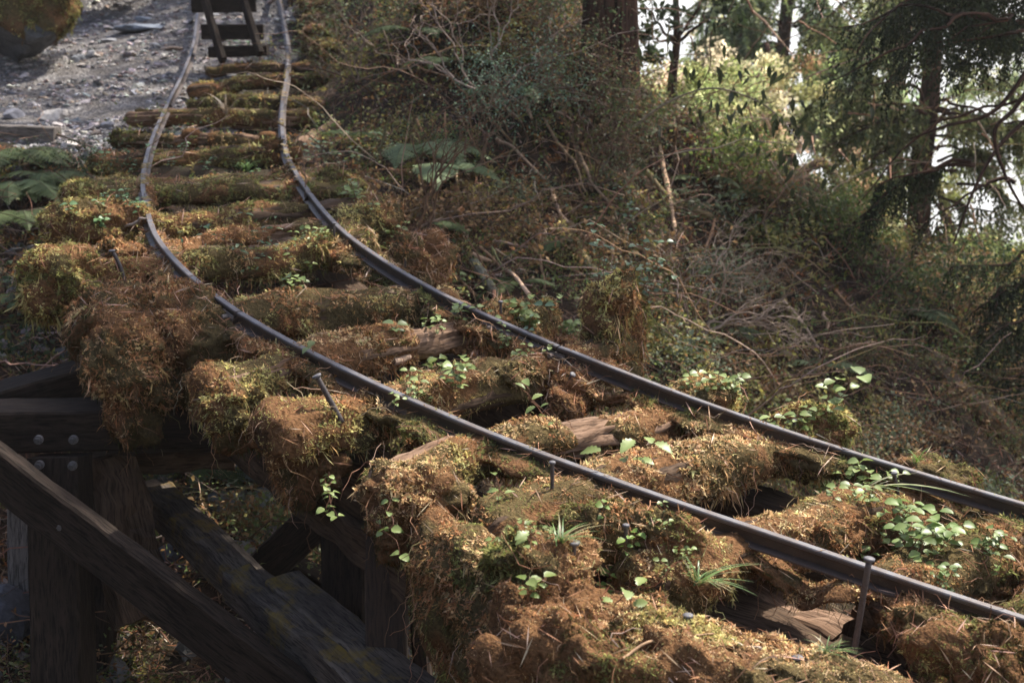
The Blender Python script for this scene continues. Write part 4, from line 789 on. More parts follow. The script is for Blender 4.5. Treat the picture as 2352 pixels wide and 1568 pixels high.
PL = [  # label, px, py, n, h, size, kind, rad, cols, nl, hang
 ('broad pale leaves spread flat on the weathered tie between the rails', 940, 798, 4, .05, .045, 'oval', .05),
 ('small leafy sprig just right of the broad pale leaves', 1012, 812, 3, .05, .03, 'oval', .03),
 ('leaf cluster against the far rail foot above the leafy ridge', 1098, 778, 5, .06, .034, 'oval', .06),
 ('leaves at the top end of the leafy ridge beside the far rail', 1158, 800, 4, .05, .03, 'oval', .05),
 ('row of round pale leaves hugging the far rail foot', 1222, 806, 5, .04, .026, 'oval', .05),
 ('lone sprig on the front face of the leafy ridge', 1028, 838, 3, .04, .028, 'oval', .04),
 ('big leafed plant hanging over the mossy ledge left of the black hole', 1042, 890, 5, .07, .040, 'oval', .05),
 ('small plant between the rails just left of the ledge plant', 930, 905, 4, .07, .026, 'oval', .035),
 ('small leaves lying against the near rail below the ledge', 985, 925, 4, .04, .026, 'oval', .03),
 ('tall jagged leaved shoot standing before the black hole', 1280, 972, 3, .13, .05, 'lobed', .03),
 ('single sprig with two oval leaves left of the tall jagged shoot', 1195, 955, 2, .07, .036, 'oval', .02),
 ('thin stem with jagged leaves crossing in front of the orange ridge', 1300, 1040, 3, .16, .034, 'lobed', .02),
 ('spreading cluster of big jagged leaves between the rails at centre', 1455, 1066, 6, .07, .06, 'lobed', .05),
 ('leaf pair draped over the near rail above the yellow topped tie end', 715, 805, 3, .06, .05, 'lobed', .03),
 ('trailing heart leaves over the round mossy tie end left of the brown post', 862, 1045, 5, .05, .030, 'oval', .07),
 ('drooping leafy strand down the moss left of the trailing heart leaves', 755, 1075, 3, .0, .03, 'oval', .05, BR, 4, .10),
 ('three leaves hanging low on the dark moss under the tie end', 905, 1098, 2, .0, .032, 'oval', .02, BR, 3, .08),
 ('tiny leaf pair at the tip of a strand in the dark below the stringer', 780, 1190, 1, .0, .034, 'oval', .01, BR, 2, .06),
 ('jagged leaves at the foot of the tall square spike', 1240, 1175, 4, .06, .036, 'lobed', .05),
 ('patch of tiny round leaves left of the leaf ringed spike', 1215, 1220, 7, .03, .018, 'oval', .06),
 ('jagged leaf sprig over grass blades below the near rail', 1238, 1255, 3, .05, .036, 'lobed', .03),
 ('ring of small green leaves round the short spike', 1440, 1252, 7, .03, .026, 'oval', .05, YG),
 ('creeping round leaves right of the leaf ringed spike', 1520, 1245, 9, .025, .016, 'oval', .08),
 ('pale lobed leaf at the lip of the moss carpet', 1365, 1345, 1, .05, .055, 'lobed', .01, BR, 1),
 ('three large jagged leaves hanging off the moss carpet', 1412, 1392, 3, .05, .05, 'lobed', .02, BR, 1),
 ('small two leaf seedling at the left end of the moss carpet', 1222, 1368, 2, .04, .032, 'oval', .012),
 ('leaves trailing down the right side of the tall mossy stump', 1530, 795, 4, .0, .032, 'oval', .02, BR, 4, .10),
 ('leaves crowning the round cushion right of the tall stump', 1655, 880, 5, .05, .035, 'oval', .05),
 ('small leaves down the front of the round cushion right of the stump', 1690, 915, 4, .03, .026, 'oval', .05),
 ('leaf pair behind the far rail just right of the stump', 1498, 868, 2, .04, .032, 'oval', .02),
 ('low leaves behind the far rail between stump and cushion', 1568, 888, 3, .04, .032, 'oval', .03),
 ('tallest large leaved plant standing on the cushion beyond the far rail', 1912, 975, 2, .15, .062, 'oval', .01, BR, 4),
 ('leaves flat on the cushion left of the tall large leaved plant', 1850, 972, 4, .04, .042, 'oval', .04),
 ('leaves on the right shoulder of the cushion with the tall plant', 1975, 1002, 5, .04, .034, 'oval', .06),
 ('leaf pair low behind the rail under the tall plant cushion', 1965, 1022, 2, .02, .032, 'oval', .03),
 ('row of leaves along the top of the tie right of the bark flakes', 1900, 1120, 8, .045, .034, 'oval', .10),
 ('long leaf spray at the upper edge of the right mossy tie', 1965, 1108, 5, .05, .036, 'oval', .06),
 ('creeper leaves down the right side of the mossy tie beside the leafy patch', 2010, 1185, 7, .04, .032, 'oval', .06),
 ('upright leaf pair under the far rail near the rusty leaning spike', 2030, 1118, 2, .05, .038, 'oval', .015),
 ('densest patch of glossy heart shaped leaves between the rails on the right', 2135, 1255, 13, .07, .042, 'oval', .09, [(.15, .22, .055), (.20, .27, .08), (.11, .16, .04)]),
 ('leaves at the upper left of the dense heart leaved patch', 2075, 1215, 5, .06, .042, 'oval', .04, [(.15, .22, .055), (.20, .27, .08)]),
 ('small leafy group right of the dense heart leaved patch', 2255, 1275, 5, .05, .032, 'oval', .05, [(.15, .21, .06)]),
 ('little leaves just below the dense heart leaved patch', 2150, 1330, 5, .04, .026, 'oval', .05, [(.13, .19, .05)]),
 ('pale jagged leaves beside the bent twig in the mossy gap left of the litter mound', 655, 606, 2, .06, .04, 'lobed', .02),
 ('leaves on the litter mound right under the far rail curve', 700, 622, 4, .05, .032, 'oval', .05),
 ('leaf row along the foot of the litter mound', 752, 655, 7, .04, .035, 'oval', .09),
 ('leaf pair at the right foot of the litter mound', 690, 658, 3, .04, .035, 'oval', .03),
 ('leaves beside the far rail where the green topped tie ends', 765, 560, 3, .05, .035, 'oval', .04),
 ('pale leaves on the moss lump beyond the far rail in the curve', 832, 452, 7, .08, .04, 'oval', .07),
 ('leafy sprigs on the shaggy block tie end beyond the far rail', 885, 562, 6, .07, .036, 'oval', .08),
 ('broad leaves behind the far rail around the stub spike', 1032, 655, 6, .06, .045, 'oval', .06),
 ('sprig behind the far rail left of the yellow cushion', 1075, 680, 3, .05, .03, 'oval', .04),
 ('leaf carpet behind the far rail right of the upright spike', 1215, 752, 14, .05, .036, 'oval', .09),
 ('leaf carpet running up to the foot of the tall stump', 1310, 770, 13, .05, .036, 'oval', .08),
 ('bright leafy clump at the foot of the plank frame', 555, 132, 12, .14, .07, 'lance', .13, DG + [(.10, .2, .08)]),
 ('pale ground cover beside the farthest right rail', 690, 85, 16, .06, .06, 'lance', .12, [(.16, .24, .07), (.2, .27, .1)]),
 ('pale ground cover below the kink of the far right rail', 690, 135, 12, .06, .06, 'lance', .12, [(.16, .24, .07), (.2, .27, .1)]),
 ('small pale leaves on the yellow green moss cushion left of the rails', 230, 520, 9, .04, .034, 'oval', .13, [(.14, .24, .10)]),
 ('leaves among the dark moss on the wide flat tie left of the rail', 270, 470, 6, .05, .03, 'oval', .12, [(.12, .2, .09)]),
 ('leaves on the mossy tie left of the rail opposite the grey board', 265, 355, 6, .05, .03, 'oval', .1, [(.12, .2, .09)]),
 ('creeping leaves along the near rail on the wide flat tie', 420, 375, 9, .05, .035, 'oval', .16, [(.14, .23, .10)]),
 ('pale leaf spray beyond the far rail above the curve', 850, 360, 10, .12, .045, 'lance', .14, [(.16, .24, .11), (.2, .28, .15)]),
 ('grey green leaf patch beyond the far rail by the rotten red log', 780, 370, 12, .08, .04, 'oval', .16, [(.18, .24, .15), (.12, .18, .08)]),
 ('dark leafy bush seen through the gap under the green topped tie', 560, 632, 14, .12, .04, 'lance', .12, DG),
 ('silvery leaved plant low on the hillside behind the stump', 1430, 560, 14, .2, .035, 'oval', .2, [(.12, .2, .12), (.08, .15, .08)]),
 ('grey green leafy shrub on the hillside right of the pale broken stick', 1480, 700, 12, .2, .035, 'oval', .2, [(.10, .16, .08)]),
 ('leaf clump on the dark bank under the dead bush', 1760, 690, 10, .15, .03, 'oval', .2, [(.10, .17, .04)])]
for a in PL:
    if hit(a[1], a[2])[0][1] < 60: plant(*a)
def grass(label, px, py, n, L, cols, spread=.6, fall=(0, -.2)):
    p, nn = hit(px, py); mb = MB()
    for k in range(n):
        a = RNG.uniform(0, 6.28); l = L * RNG.uniform(.5, 1.2); d = np.array([math.cos(a) * spread + fall[0], math.sin(a) * spread + fall[1], 1.]); b = p + np.array([RNG.normal(), RNG.normal(), 0]) * .008
        t = np.linspace(0, 1, 7)[:, None]; C = b + norm(d) * l * t + np.array([d[0], d[1], -1.1]) * l * .45 * t ** 2; s = norm(np.cross(norm(d), [math.sin(a), -math.cos(a), .2]) * 0 + np.array([math.sin(a), -math.cos(a), 0])); w = L * .022 * np.array([.6, 1, 1, .9, .7, .4, .02])[:, None]
        V = np.concatenate([C + s * w, C - s * w]); F = [(i, i + 1, i + 8) for i in range(6)] + [(i, i + 8, i + 7) for i in range(6)]; mb.add(V, F, np.array(cols[k % len(cols)]) * RNG.uniform(.7, 1.2))
    tag(mb.build('grass_tuft', LEAF, None, True, p), label, 'grass', 'grass tufts')
GC = [(.14, .22, .06), (.10, .17, .05), (.25, .22, .10)]
grass('arching grass tuft on the wide flat mossy tie in the curve', 565, 395, 26, .20, [(.16, .25, .09), (.12, .2, .06)])
grass('upright blade tuft at the rail edge of the last moss cushion beyond the far rail', 2105, 1062, 12, .085, [(.18, .3, .05)], .45)
grass('grass tuft on the right shoulder of the moss carpet above the broken wood', 1730, 1445, 22, .13, GC, .7, (.4, -.2))
grass('thin grass arching from the moss carpet top by the near rail', 1600, 1340, 24, .13, GC, .8, (.5, 0))
grass('grass tuft behind the jagged sprig below the near rail', 1290, 1245, 22, .10, GC, .8, (.3, 0))
grass('short grass clump among moss near the iron rod foot', 1900, 1500, 24, .06, GC, .8)
grass('pale grass tuft beyond the far rail in the curve', 880, 420, 16, .22, GC, .7, (.3, -.2))
grass('long pale bent blades over the leafy right tie', 1990, 1125, 8, .17, [(.36, .34, .2), (.2, .27, .1)], .5, (.9, -.2))
grass('dry seedling stems standing on the third tie down the track', 520, 262, 14, .30, [(.35, .27, .18)], .5)
grass('tall thin grass beside the right rail above the green topped log', 745, 190, 22, .3, [(.14, .2, .07), (.3, .25, .15)], .35)

# ferns
def fern(label, px, py, n, L, cols, az=None, elev=.6, seed=0, d=None):
    r = np.random.default_rng(seed + 900); p = hit(px, py, .10 if px > 700 else .09, [TB])[0] if d is None else at(px, py, d); root = thing('fern', label, 'fern', p, 'ferns on the banks')
    for k in range(n):
        a = r.uniform(0, 6.28) if az is None else az + r.normal() * .55; l = L * r.uniform(.7, 1.1); hd = np.array([math.cos(a), math.sin(a), 0]); t = np.linspace(0, 1, 26)[:, None]
        C = p + hd * l * t + UPZ * l * elev * (t - 1.15 * t ** 2.0); T = norm(np.gradient(C, axis=0)); S = norm(np.cross(T, UPZ)); U = np.cross(S, T); mb = MB(); V, F, G = tube(C, np.linspace(.003, .0008, 26), 3); mb.add(V, F, (.10, .07, .03)); col = np.array(cols[r.integers(len(cols))]) * r.uniform(.8, 1.2)
        j = np.arange(4, 26); wl = l * .30 * np.sin(np.clip((j - 2) / 24, 0, 1) * np.pi) ** .6 * (1 - (j / 26) ** 3) + .006
        for sgn in (1, -1):
            X = norm(S[j] * sgn + T[j] * .35 - U[j] * .25 + r.normal(size=(len(j), 3)) * .06); Z = norm(U[j] + r.normal(size=(len(j), 3)) * .1); Y = norm(np.cross(Z, X)); Z = np.cross(X, Y)
            # pinna: a serrated narrow leaf
            stamp(mb, *PINNA, C[j], np.stack([X, Y, Z], -1), np.stack([wl, np.full(len(j), l * .30), wl], 1), col * (1 + .1 * r.normal(size=(len(j), 1))))
        mb.build('frond', LEAFD, root)
_v = []; _f = []
for i in range(7):
    x = i / 7
    for s in (1, -1): b = len(_v); w = .16 * (1 - x) ** .6; _v += [(x, 0, 0), (x + .15, 0, 0), (x + .13, s * w, -.03)]; _f += [(b, b + 1, b + 2)]
PINNA = (np.array(_v, float), np.array(_f))
FG = [(.09, .12, .04), (.07, .10, .035)]; FP = [(.22, .27, .13), (.17, .22, .10)]
for k, a in enumerate([
 ('large pale fern beyond the far rail at the head of the dark hollow', 945, 385, 7, .60, FP, -.5), ('fern drooping over the dark hollow below the pale fern', 1000, 430, 6, .50, FP, -1.0), ('small fern deep in the dark hollow', 980, 560, 4, .25, FG, -.6),
 ('fern at the left edge level with the wide flat tie', 20, 395, 8, .46, FG, 0), ('long dark fern hanging down the slope at the left edge', 30, 465, 8, .50, FG, -.7), ('fern on the left slope below the cream stone', 110, 440, 7, .36, FG, None),
 ('fern low at the left edge beside the olive moss ball', 50, 530, 7, .38, FG, -.3), ('small fern under the olive moss ball', 105, 720, 6, .35, FG, None), ('fern at the left edge above the tapering timber', 20, 700, 6, .26, FG, 0),
 ('blue green fern on the hillside behind the leaf carpet', 1190, 695, 5, .25, FG, None), ('small fern right of the blue green fern', 1290, 600, 5, .24, FG, None), ('fern between the tall stump and the mossy stub', 1600, 830, 6, .28, FG, None),
 ('fern on the bank below the mossy stub right of the stump', 1660, 800, 6, .25, FG, None), ('pale fern on the dark bank above the tall large leaved plant', 1880, 880, 5, .3, FP, None), ('fern on the hillside above the dead bush', 1500, 330, 6, .35, FG, None),
 ('feathery fern among stems at the upper middle of the hillside', 1180, 250, 6, .4, FG, None), ('fern among the stems left of the giant trunk', 1040, 180, 6, .4, FG, None), ('fern below the arching stems at the top of the hillside', 960, 110, 6, .4, FG, None),
 ('fern in the gully behind the lichen stained brace', 495, 1110, 7, .3, FG, None), ('fern in the gully right of the rotten crossbeam', 640, 1075, 6, .25, FG, None), ('bright small fern at the foot of the gully stones', 510, 1215, 6, .2, [(.09, .17, .04)], None),
 ('fern beside the far rail left of the pale fern', 790, 350, 5, .3, FG, None), ('fern on the ridge under the yellow tree', 1760, 470, 6, .35, FG, None), ('fern on the right bank below the hanging boughs', 2080, 760, 6, .35, FG, None),
 ('fern halfway up the hillside by the pale broken stick', 1620, 450, 5, .3, FG, None)]):
    fern(*a, seed=k)
# fallen branches, saplings
def branch(label, pts, r0, r1, col, lift=.03, mat=TWIG, name='fallen_branch', cat='branch', amp=.05, bow=0, mossy=0, group='fallen branches on the hillside'):
    A = [hit(x, y, lift, None if any(w_ in label for w_ in (' tie', 'carpet', 'orange moss')) else [TB])[0] if len(q) == 0 else at(x, y, q[0]) for j, (x, y, *q) in enumerate(pts)]; C = spline(np.array(A), 10) if len(A) > 2 else wander(A[0], A[1], 18, amp, bow, int(pts[0][0]))
    n = len(C); r = np.linspace(r0, r1, n) * (1 + .25 * fbm(C * 8, 3, 3)); V, F, G = tube(C, r, 10); V = V + .12 * r0 * fbm(V * 40, 3, 4)[:, None]; root = thing(name, label, cat, C[0], group); mb = MB(); mb.add(V, F, col, G); mb.build('wood', mat, root, False)
    if mossy:
        mt = MB(); F = outward(V, F); tufts(mt, V, F, (N_, G_, N_), mossy); mt.build('moss', MOSS, root)
    return C, root
TANW = (.38, .25, .16)
for a in [
 ('pale broken stick standing on the hillside right of centre', [(1512, 362), (1535, 470), (1550, 560)], .022, .010, TANW, .08),
 ('pale stick lying on the hillside left of the dead bush', [(1268, 452), (1312, 560)], .014, .008, TANW, .04),
 ('split pale stick across the hillside above the mossy log', [(1340, 560), (1425, 596)], .02, .012, TANW, .04),
 ('short straw coloured stick in the middle of the hillside', [(1195, 222), (1222, 290)], .018, .010, TANW, .05),
 ('thin reddish fallen branch beside the fern hollow', [(1042, 450), (1072, 545)], .016, .010, (.28, .14, .08), .05),
 ('long diagonal dead stick below the arching stems', [(1140, 340), (1260, 440)], .012, .006, (.30, .2, .13), .06),
 ('bare pale branch low on the hillside behind the leaf carpet', [(1085, 600), (1170, 640), (1215, 700)], .012, .008, TANW, .04),
 ('crooked stick leaning down toward the tall stump', [(1330, 380), (1440, 560)], .010, .006, (.28, .19, .12), .08),
 ('pair of stems crossing under the giant trunk', [(1250, 300), (1345, 470)], .010, .006, (.26, .17, .1), .08),
 ('short bleached stick near the ridge below the arching branch', [(1595, 505), (1640, 470)], .012, .008, TANW, .05),
 ('horizontal pale stick on the dark right bank', [(1925, 810), (2010, 800)], .012, .008, TANW, .04),
 ('curved pale stick on the bank right of the dead bush', [(1890, 540), (1950, 535), (2020, 548)], .012, .008, TANW, .06),
 ('upright pale stub on the right bank', [(1890, 735), (1900, 775)], .012, .010, TANW, .05),
 ('dead branch lying on the path edge below the grey board', [(130, 318), (190, 340), (232, 358)], .010, .006, (.10, .07, .05), .03),
 ('grey twig lying across the orange tie left of the near rail', [(285, 530), (340, 512)], .009, .005, (.30, .24, .2), .02),
 ('pale stick crossing the left slope under the olive moss ball', [(80, 690), (135, 735), (185, 785)], .014, .009, (.3, .24, .18), .03),
 ('bleached split stick in the gully opening', [(455, 1062), (512, 1104)], .016, .012, TANW, .03),
 ('long thin stick slanting across the gully stones', [(510, 1180), (660, 1082)], .010, .006, (.28, .19, .13), .05),
 ('thin stick lying at the foot of the gully beside the moss stone', [(480, 1195), (540, 1240), (575, 1265)], .008, .005, (.28, .2, .15), .03),
 ('bone white twig lying on the moss carpet right of the grey nut', [(1682, 1471), (1748, 1492)], .003, .0022, (.5, .42, .32), .004),
 ('long brown twig arching over the left part of the moss carpet', [(1430, 1520), (1500, 1478), (1640, 1462)], .0035, .0022, (.3, .19, .11), .008),
 ('chunk of bleached bark on the orange moss above the near rail', [(905, 834), (940, 822)], .014, .010, (.36, .25, .17), .006)]:
    branch(*a)
branch('short thick rotten red log with flaking bark beyond the far rail', [(690, 345), (735, 318), (775, 300)], .045, .05, (.1, .1, .1), .03, ROT, 'rotten_log', 'log')
branch('yellow green mossy log leaning down the hillside', [(1285, 540), (1330, 600), (1378, 668)], .035, .03, (.2, .15, .08), .05, TWIG, 'mossy_log', 'log', mossy=.9)
branch('smooth grey green log end sticking up behind the far rail', [(1088, 622), (1115, 662), (1146, 708)], .024, .030, (.14, .13, .09), .05, TWIG, 'mossy_log', 'log', mossy=.25)
branch('mossy branch curving down under the pale broken stick', [(1478, 410), (1540, 480), (1635, 522)], .018, .014, (.2, .15, .08), .07, TWIG, 'mossy_log', 'log', mossy=.8)
branch('big fallen mossy log running off the right edge', [(2130, 840), (2230, 940), (2352, 1045), (2480, 1150)], .07, .09, (.12, .08, .05), .05, TWIG, 'fallen_log', 'log', mossy=.6)
branch('mossy stub standing on the bank right of the tall stump', [(1600, 775), (1612, 880)], .03, .045, (.14, .1, .05), .08, TWIG, 'mossy_stub', 'stub', mossy=.9)
branch('mossy hanging root on the dark bank below the dead bush', [(1790, 690), (1822, 785)], .03, .02, (.14, .1, .05), .08, TWIG, 'mossy_stub', 'stub', mossy=.9)
C, root = branch('long bare branch arching past the giant trunk with dark leaves at its tip', [(1375, 400, 8.1), (1440, 310, 8.0), (1530, 238, 7.9), (1640, 203, 7.8), (1760, 245, 7.7), (1850, 340, 7.6)], .010, .003, (.20, .16, .11), name='arching_branch')
mb = MB()
for k in range(90):
    c = C[RNG.integers(26, len(C))] + RNG.normal(size=3) * [.22, .12, .2]; X = norm(np.array([RNG.normal() * .4, RNG.normal() * .3, -1])); Z = norm(np.array([RNG.normal() * .6, -1, RNG.normal() * .4])); Y = norm(np.cross(Z, X)); Z = np.cross(X, Y); stamp(mb, *LFN, c[None], np.stack([X, Y, Z], -1)[None], np.array([RNG.uniform(.06, .11)]), np.array([.035, .045, .02]))
mb.build('foliage', LEAF, root, True)
def bushy(label, base, dirs, L, r, col, depth=4, leafy=None, name='dead_bush', cat='bush', seed=0, spread=.55, lean=(0, 0, .4)):
    root = thing(name, label, cat, base); mb = MB(); tips = []; rr = np.random.default_rng(seed + 50)
    def grow(p, d, l, r, k):
        C = wander(p, p + d * l, 8, .10, .04, int(rr.integers(999))); V, F, G = tube(C, np.linspace(r, r * .62, 8), 5 if k > 1 else 4); mb.add(V, F, np.array(col) * rr.uniform(.8, 1.25), G)
        if k == 0: tips.append(C[-1]); return
        for q in range(rr.integers(2, 4)):
            d2 = norm(d + rr.normal(size=3) * spread + np.array(lean) * .25); grow(C[-1] if q == 0 else C[rr.integers(3, 7)], d2, l * rr.uniform(.6, .85), r * .6, k - 1)
    for d in dirs: grow(np.array(base), norm(d), L, r, depth)
    mb.build('branches', TWIG, root)
    if leafy:
        lm = MB(); leaves(lm, np.array(tips), leafy[0], leafy[1], leafy[2], leafy[3], [1] * len(leafy[3]), up=.4); lm.build('foliage', LEAFD, root)
    return tips
bushy('grey leafless bush with many forked branches on the hillside right of the stump', hit(1590, 800, 0, [TB])[0], [(-.3, 0, 1), (.3, 0, 1), (.9, -.1, .8), (1.0, 0, .5), (.6, .2, 1)], .30, .0095, (.27, .20, .15), 4, seed=1, lean=(.7, 0, .3))
bushy('leafless bush behind the grey forked one, lower on the bank', hit(1720, 760, 0, [TB])[0], [(.2, 0, 1), (.8, 0, .8), (-.5, 0, 1)], .28, .008, (.22, .16, .11), 4, seed=2, lean=(.5, 0, .3))
bushy('slender dark sapling rising from the fern hollow', hit(965, 640, 0, [TB])[0], [(.12, 0, 1), (.22, .1, 1)], .38, .011, (.12, .07, .04), 3, (6, .05, .02, [(.1, .14, .08), (.06, .1, .04)]), 'sapling', 'sapling', 3, .3, (.4, 0, 1))
bushy('wiry sapling with grey green leaf tiers on the upper hillside', hit(1060, 430, 0, [TB])[0], [(.1, 0, 1), (.5, 0, .9)], .36, .009, (.14, .09, .06), 4, (22, .09, .018, [(.15, .21, .14), (.10, .15, .09)]), 'sapling', 'sapling', 4, .5, (.5, 0, .4))
bushy('arching spray of bare grey stems at the top of the hillside', hit(1120, 250, 0, [TB])[0], [(-.8, 0, .7), (-.6, 0, 1), (.6, 0, .6), (.9, 0, .3), (.2, 0, 1)], .42, .009, (.30, .22, .17), 3, seed=5, spread=.4, lean=(.6, 0, -.5))
bushy('thin bare shrub beside the right rail near the top', hit(820, 190, 0, [TB])[0], [(-.2, 0, 1), (.3, 0, 1), (.1, .2, 1)], .32, .007, (.24, .17, .12), 4, (7, .08, .022, [(.09, .12, .05)]), 'shrub', 'shrub', 6)
bushy('leafy shrub left of the giant trunk foot', hit(1250, 170, 0, [TB])[0], [(-.2, 0, 1), (.3, 0, 1)], .3, .008, (.14, .09, .06), 4, (16, .09, .022, [(.07, .10, .04), (.10, .14, .06)]), 'shrub', 'shrub', 7)
bushy('yellow green shrub on the ridge below the yellow tree', hit(1690, 440, 0, [TB])[0], [(-.3, 0, 1), (.3, 0, 1), (.8, 0, .6)], .14, .008, (.14, .09, .06), 4, (22, .10, .026, [(.12, .16, .04), (.16, .2, .05)]), 'shrub', 'shrub', 8)
bushy('green shrub on the ridge behind the dead bush', hit(1930, 570, 0, [TB])[0], [(-.3, 0, 1), (.3, 0, 1), (.8, 0, .6)], .16, .008, (.14, .09, .06), 4, (24, .11, .026, [(.09, .13, .035), (.13, .16, .05)]), 'shrub', 'shrub', 9)
bushy('dark shrub on the right bank under the hanging boughs', hit(2200, 780, 0, [TB])[0], [(-.3, 0, 1), (.3, 0, 1), (-.8, 0, .6)], .28, .008, (.14, .09, .06), 4, (24, .11, .026, [(.05, .08, .025), (.08, .1, .035)]), 'shrub', 'shrub', 10)
bushy('dead fern like shrub at the right edge of the hillside', hit(2050, 900, 0, [TB])[0], [(-.3, 0, 1), (.3, 0, 1), (-.8, 0, .6)], .2, .006, (.18, .11, .07), 4, (10, .08, .022, [(.12, .09, .035), (.08, .1, .035)]), 'shrub', 'shrub', 11)
# ---------------------------------------------------------------- trees
def trunk_mesh(C, r, seed=0, k=30, ridges=.09):
    n = len(C); th = np.linspace(0, 2 * np.pi, k, endpoint=False); s = np.r_[0, np.cumsum(np.linalg.norm(np.diff(C, axis=0), axis=1))]
    q = np.stack([np.repeat(s[:, None] * .7, k, 1), np.tile(np.cos(th) * 3.2, (n, 1)), np.tile(np.sin(th) * 3.2, (n, 1))], -1) + seed
    R = np.asarray(r)[:, None] * (1 + ridges * fbm(q, 4, seed)); return sweep(C, R[..., None] * np.stack([np.cos(th), np.sin(th)], -1)[None])
def crown(root, clumps, n, size, cols, w, tmpl=KITE, mat=None, up=.3, name='crown', flat=.7):
    """clumps: (n,4) centre and radius"""
    cl = np.array(clumps); mb = MB(); i = np.repeat(np.arange(len(cl)), n); v = norm(RNG.normal(size=(len(i), 3))) * RNG.random((len(i), 1)) ** .5; P = cl[i, :3] + v * cl[i, 3:] * [1, 1, flat]
    m = fbm(P * 3.1, 3, 5) > -.12; P, i, v = P[m], i[m], v[m]; base = pick(cols, w, len(cl)); C = base[i] * (1 + .2 * RNG.normal(size=(len(i), 1))).clip(.4, 1.7)
    stamp(mb, *tmpl, P, rots(norm(RNG.normal(size=P.shape) + [0, 0, up * 2])), size * RNG.uniform(.6, 1.4, len(P)), C); return mb.build(name, mat or LEAFD, root)
def limbs(root, start, ends, r, seed, col=(.1, .1, .1), mat=None, name='limb'):
    for j, e in enumerate(ends):
        C = wander(start, e, 16, .12, .04, seed + j); V, F, G = tube(C, np.linspace(r, r * .25, 16), 7); mb = MB(); mb.add(V, F, col, G); mb.build(name, mat or BARK, root, True)
def spray(mb, C, n, L, cols, w, droop=1.0, wid=.55, needle=.05):
    """drooping strings of needle shoots hung along a curve"""
    j = RNG.integers(0, len(C) - 1, n); P0 = C[j] + (C[j + 1] - C[j]) * RNG.random((n, 1)); T = norm(C[-1] - C[0]); S = norm(np.cross(T, UPZ)); base = pick(cols, w, n, var=.22)
    for k in range(n):
        d = norm(S * RNG.normal() * wid + T * RNG.uniform(-.1, .6) + np.array([0, 0, -droop]) * RNG.uniform(.5, 1.2)); l = L * RNG.uniform(.4, 1.2); m = max(5, int(l / .016)); t = np.linspace(0, 1, m)[:, None]; Q = P0[k] + d * l * t + np.array([0, 0, -.35 * l]) * t ** 2
        dr = norm(d + RNG.normal(size=(m, 3)) * .5); X = dr; Z = norm(RNG.normal(size=(m, 3))); Y = norm(np.cross(Z, X)); Z = np.cross(X, Y)
        stamp(mb, *NEED, Q, np.stack([X, Y, Z], -1), np.full(m, needle) * RNG.uniform(.6, 1.3, m), base[k] * (1 + .12 * RNG.normal(size=(m, 1))))
NEED = (np.array([(0, 0, 0), (.5, .2, 0), (.5, -.2, 0), (1, 0, -.1)], float), np.array([(0, 2, 1), (1, 2, 3)]))
# giant cedar on the spur
b = at(1392, 420, 8.93); root = thing('giant_cedar', 'giant red brown cedar trunk standing on the hillside at the top edge', 'tree', b)
z = np.linspace(-.4, 13, 60); rr = .172 + .16 * np.exp(-np.clip(z, 0, 9) / .45) - .008 * z; C = np.stack([b[0] + .01 * z, b[1] + .02 * z, b[2] + z], 1); V, F, G = trunk_mesh(C, rr, 3, 40, .16); mb = MB(); mb.add(V, F, (.1, .1, .1), G); mb.build('trunk', BARK, root, True)
for j, (dx, dy, dz, r) in enumerate([(-.9, -.5, -.1, .07), (-.55, -.8, -.5, .06), (.1, -.9, -.6, .06), (.6, -.6, -.4, .05), (-1.3, -.2, .1, .05)]):
    C = wander(b + [dx * .1, dy * .1, .35], b + [dx, dy, dz], 16, .15, .05, j + 70); V, F, G = tube(C, np.linspace(r * 1.6, r * .4, 16), 9); mb = MB(); mb.add(V, F, (.1, .1, .1), G); mb.build('root', BARK, root, True)
cl = []
SUN_EL, SUN_AZ = math.radians(56), math.radians(48)
sdir = np.array([math.sin(SUN_AZ) * math.cos(SUN_EL), math.cos(SUN_AZ) * math.cos(SUN_EL), math.sin(SUN_EL)])
def shade_clumps(tg, t0, t1, rad): return [np.r_[p + sdir * RNG.uniform(t0, t1) + RNG.normal(size=3) * .05, rad * RNG.uniform(.7, 1.25)] for p in tg]
P, n, i = sample(TV, UGF, 1.4); m = (P[:, 0] > -1.0) & (P[:, 1] > 6.5) & (P[:, 1] < 10.6); P = P[m]; m = (vnoise(P * 1.3, 9) > -.32) | ((P[:, 0] > 1.4)); cl += shade_clumps(P[m], 6.5, 8.5, .44)
P, n, i = sample(TV, UGF, 2.0); P = P[(P[:, 0] > 1.2) & (P[:, 1] > 6) & (P[:, 1] < 10)]; cl += shade_clumps(P, 6.5, 8.5, .44)
cl = np.array(cl); _px, _py, _ = proj(cl[:, :3]); cl = cl[(_py < -420) | (_px > 2900) | (_px < -600)]
crown(root, cl, 420, .07, [(.045, .07, .025), (.06, .09, .03)], [1, 1])  # unseen crown, its clumps set along sun rays to shade the hillside
top = b + [.1, .2, 6.5]; limbs(root, top, [c[:3] for c in cl[::max(1, len(cl) // 16)]], .07, 300)
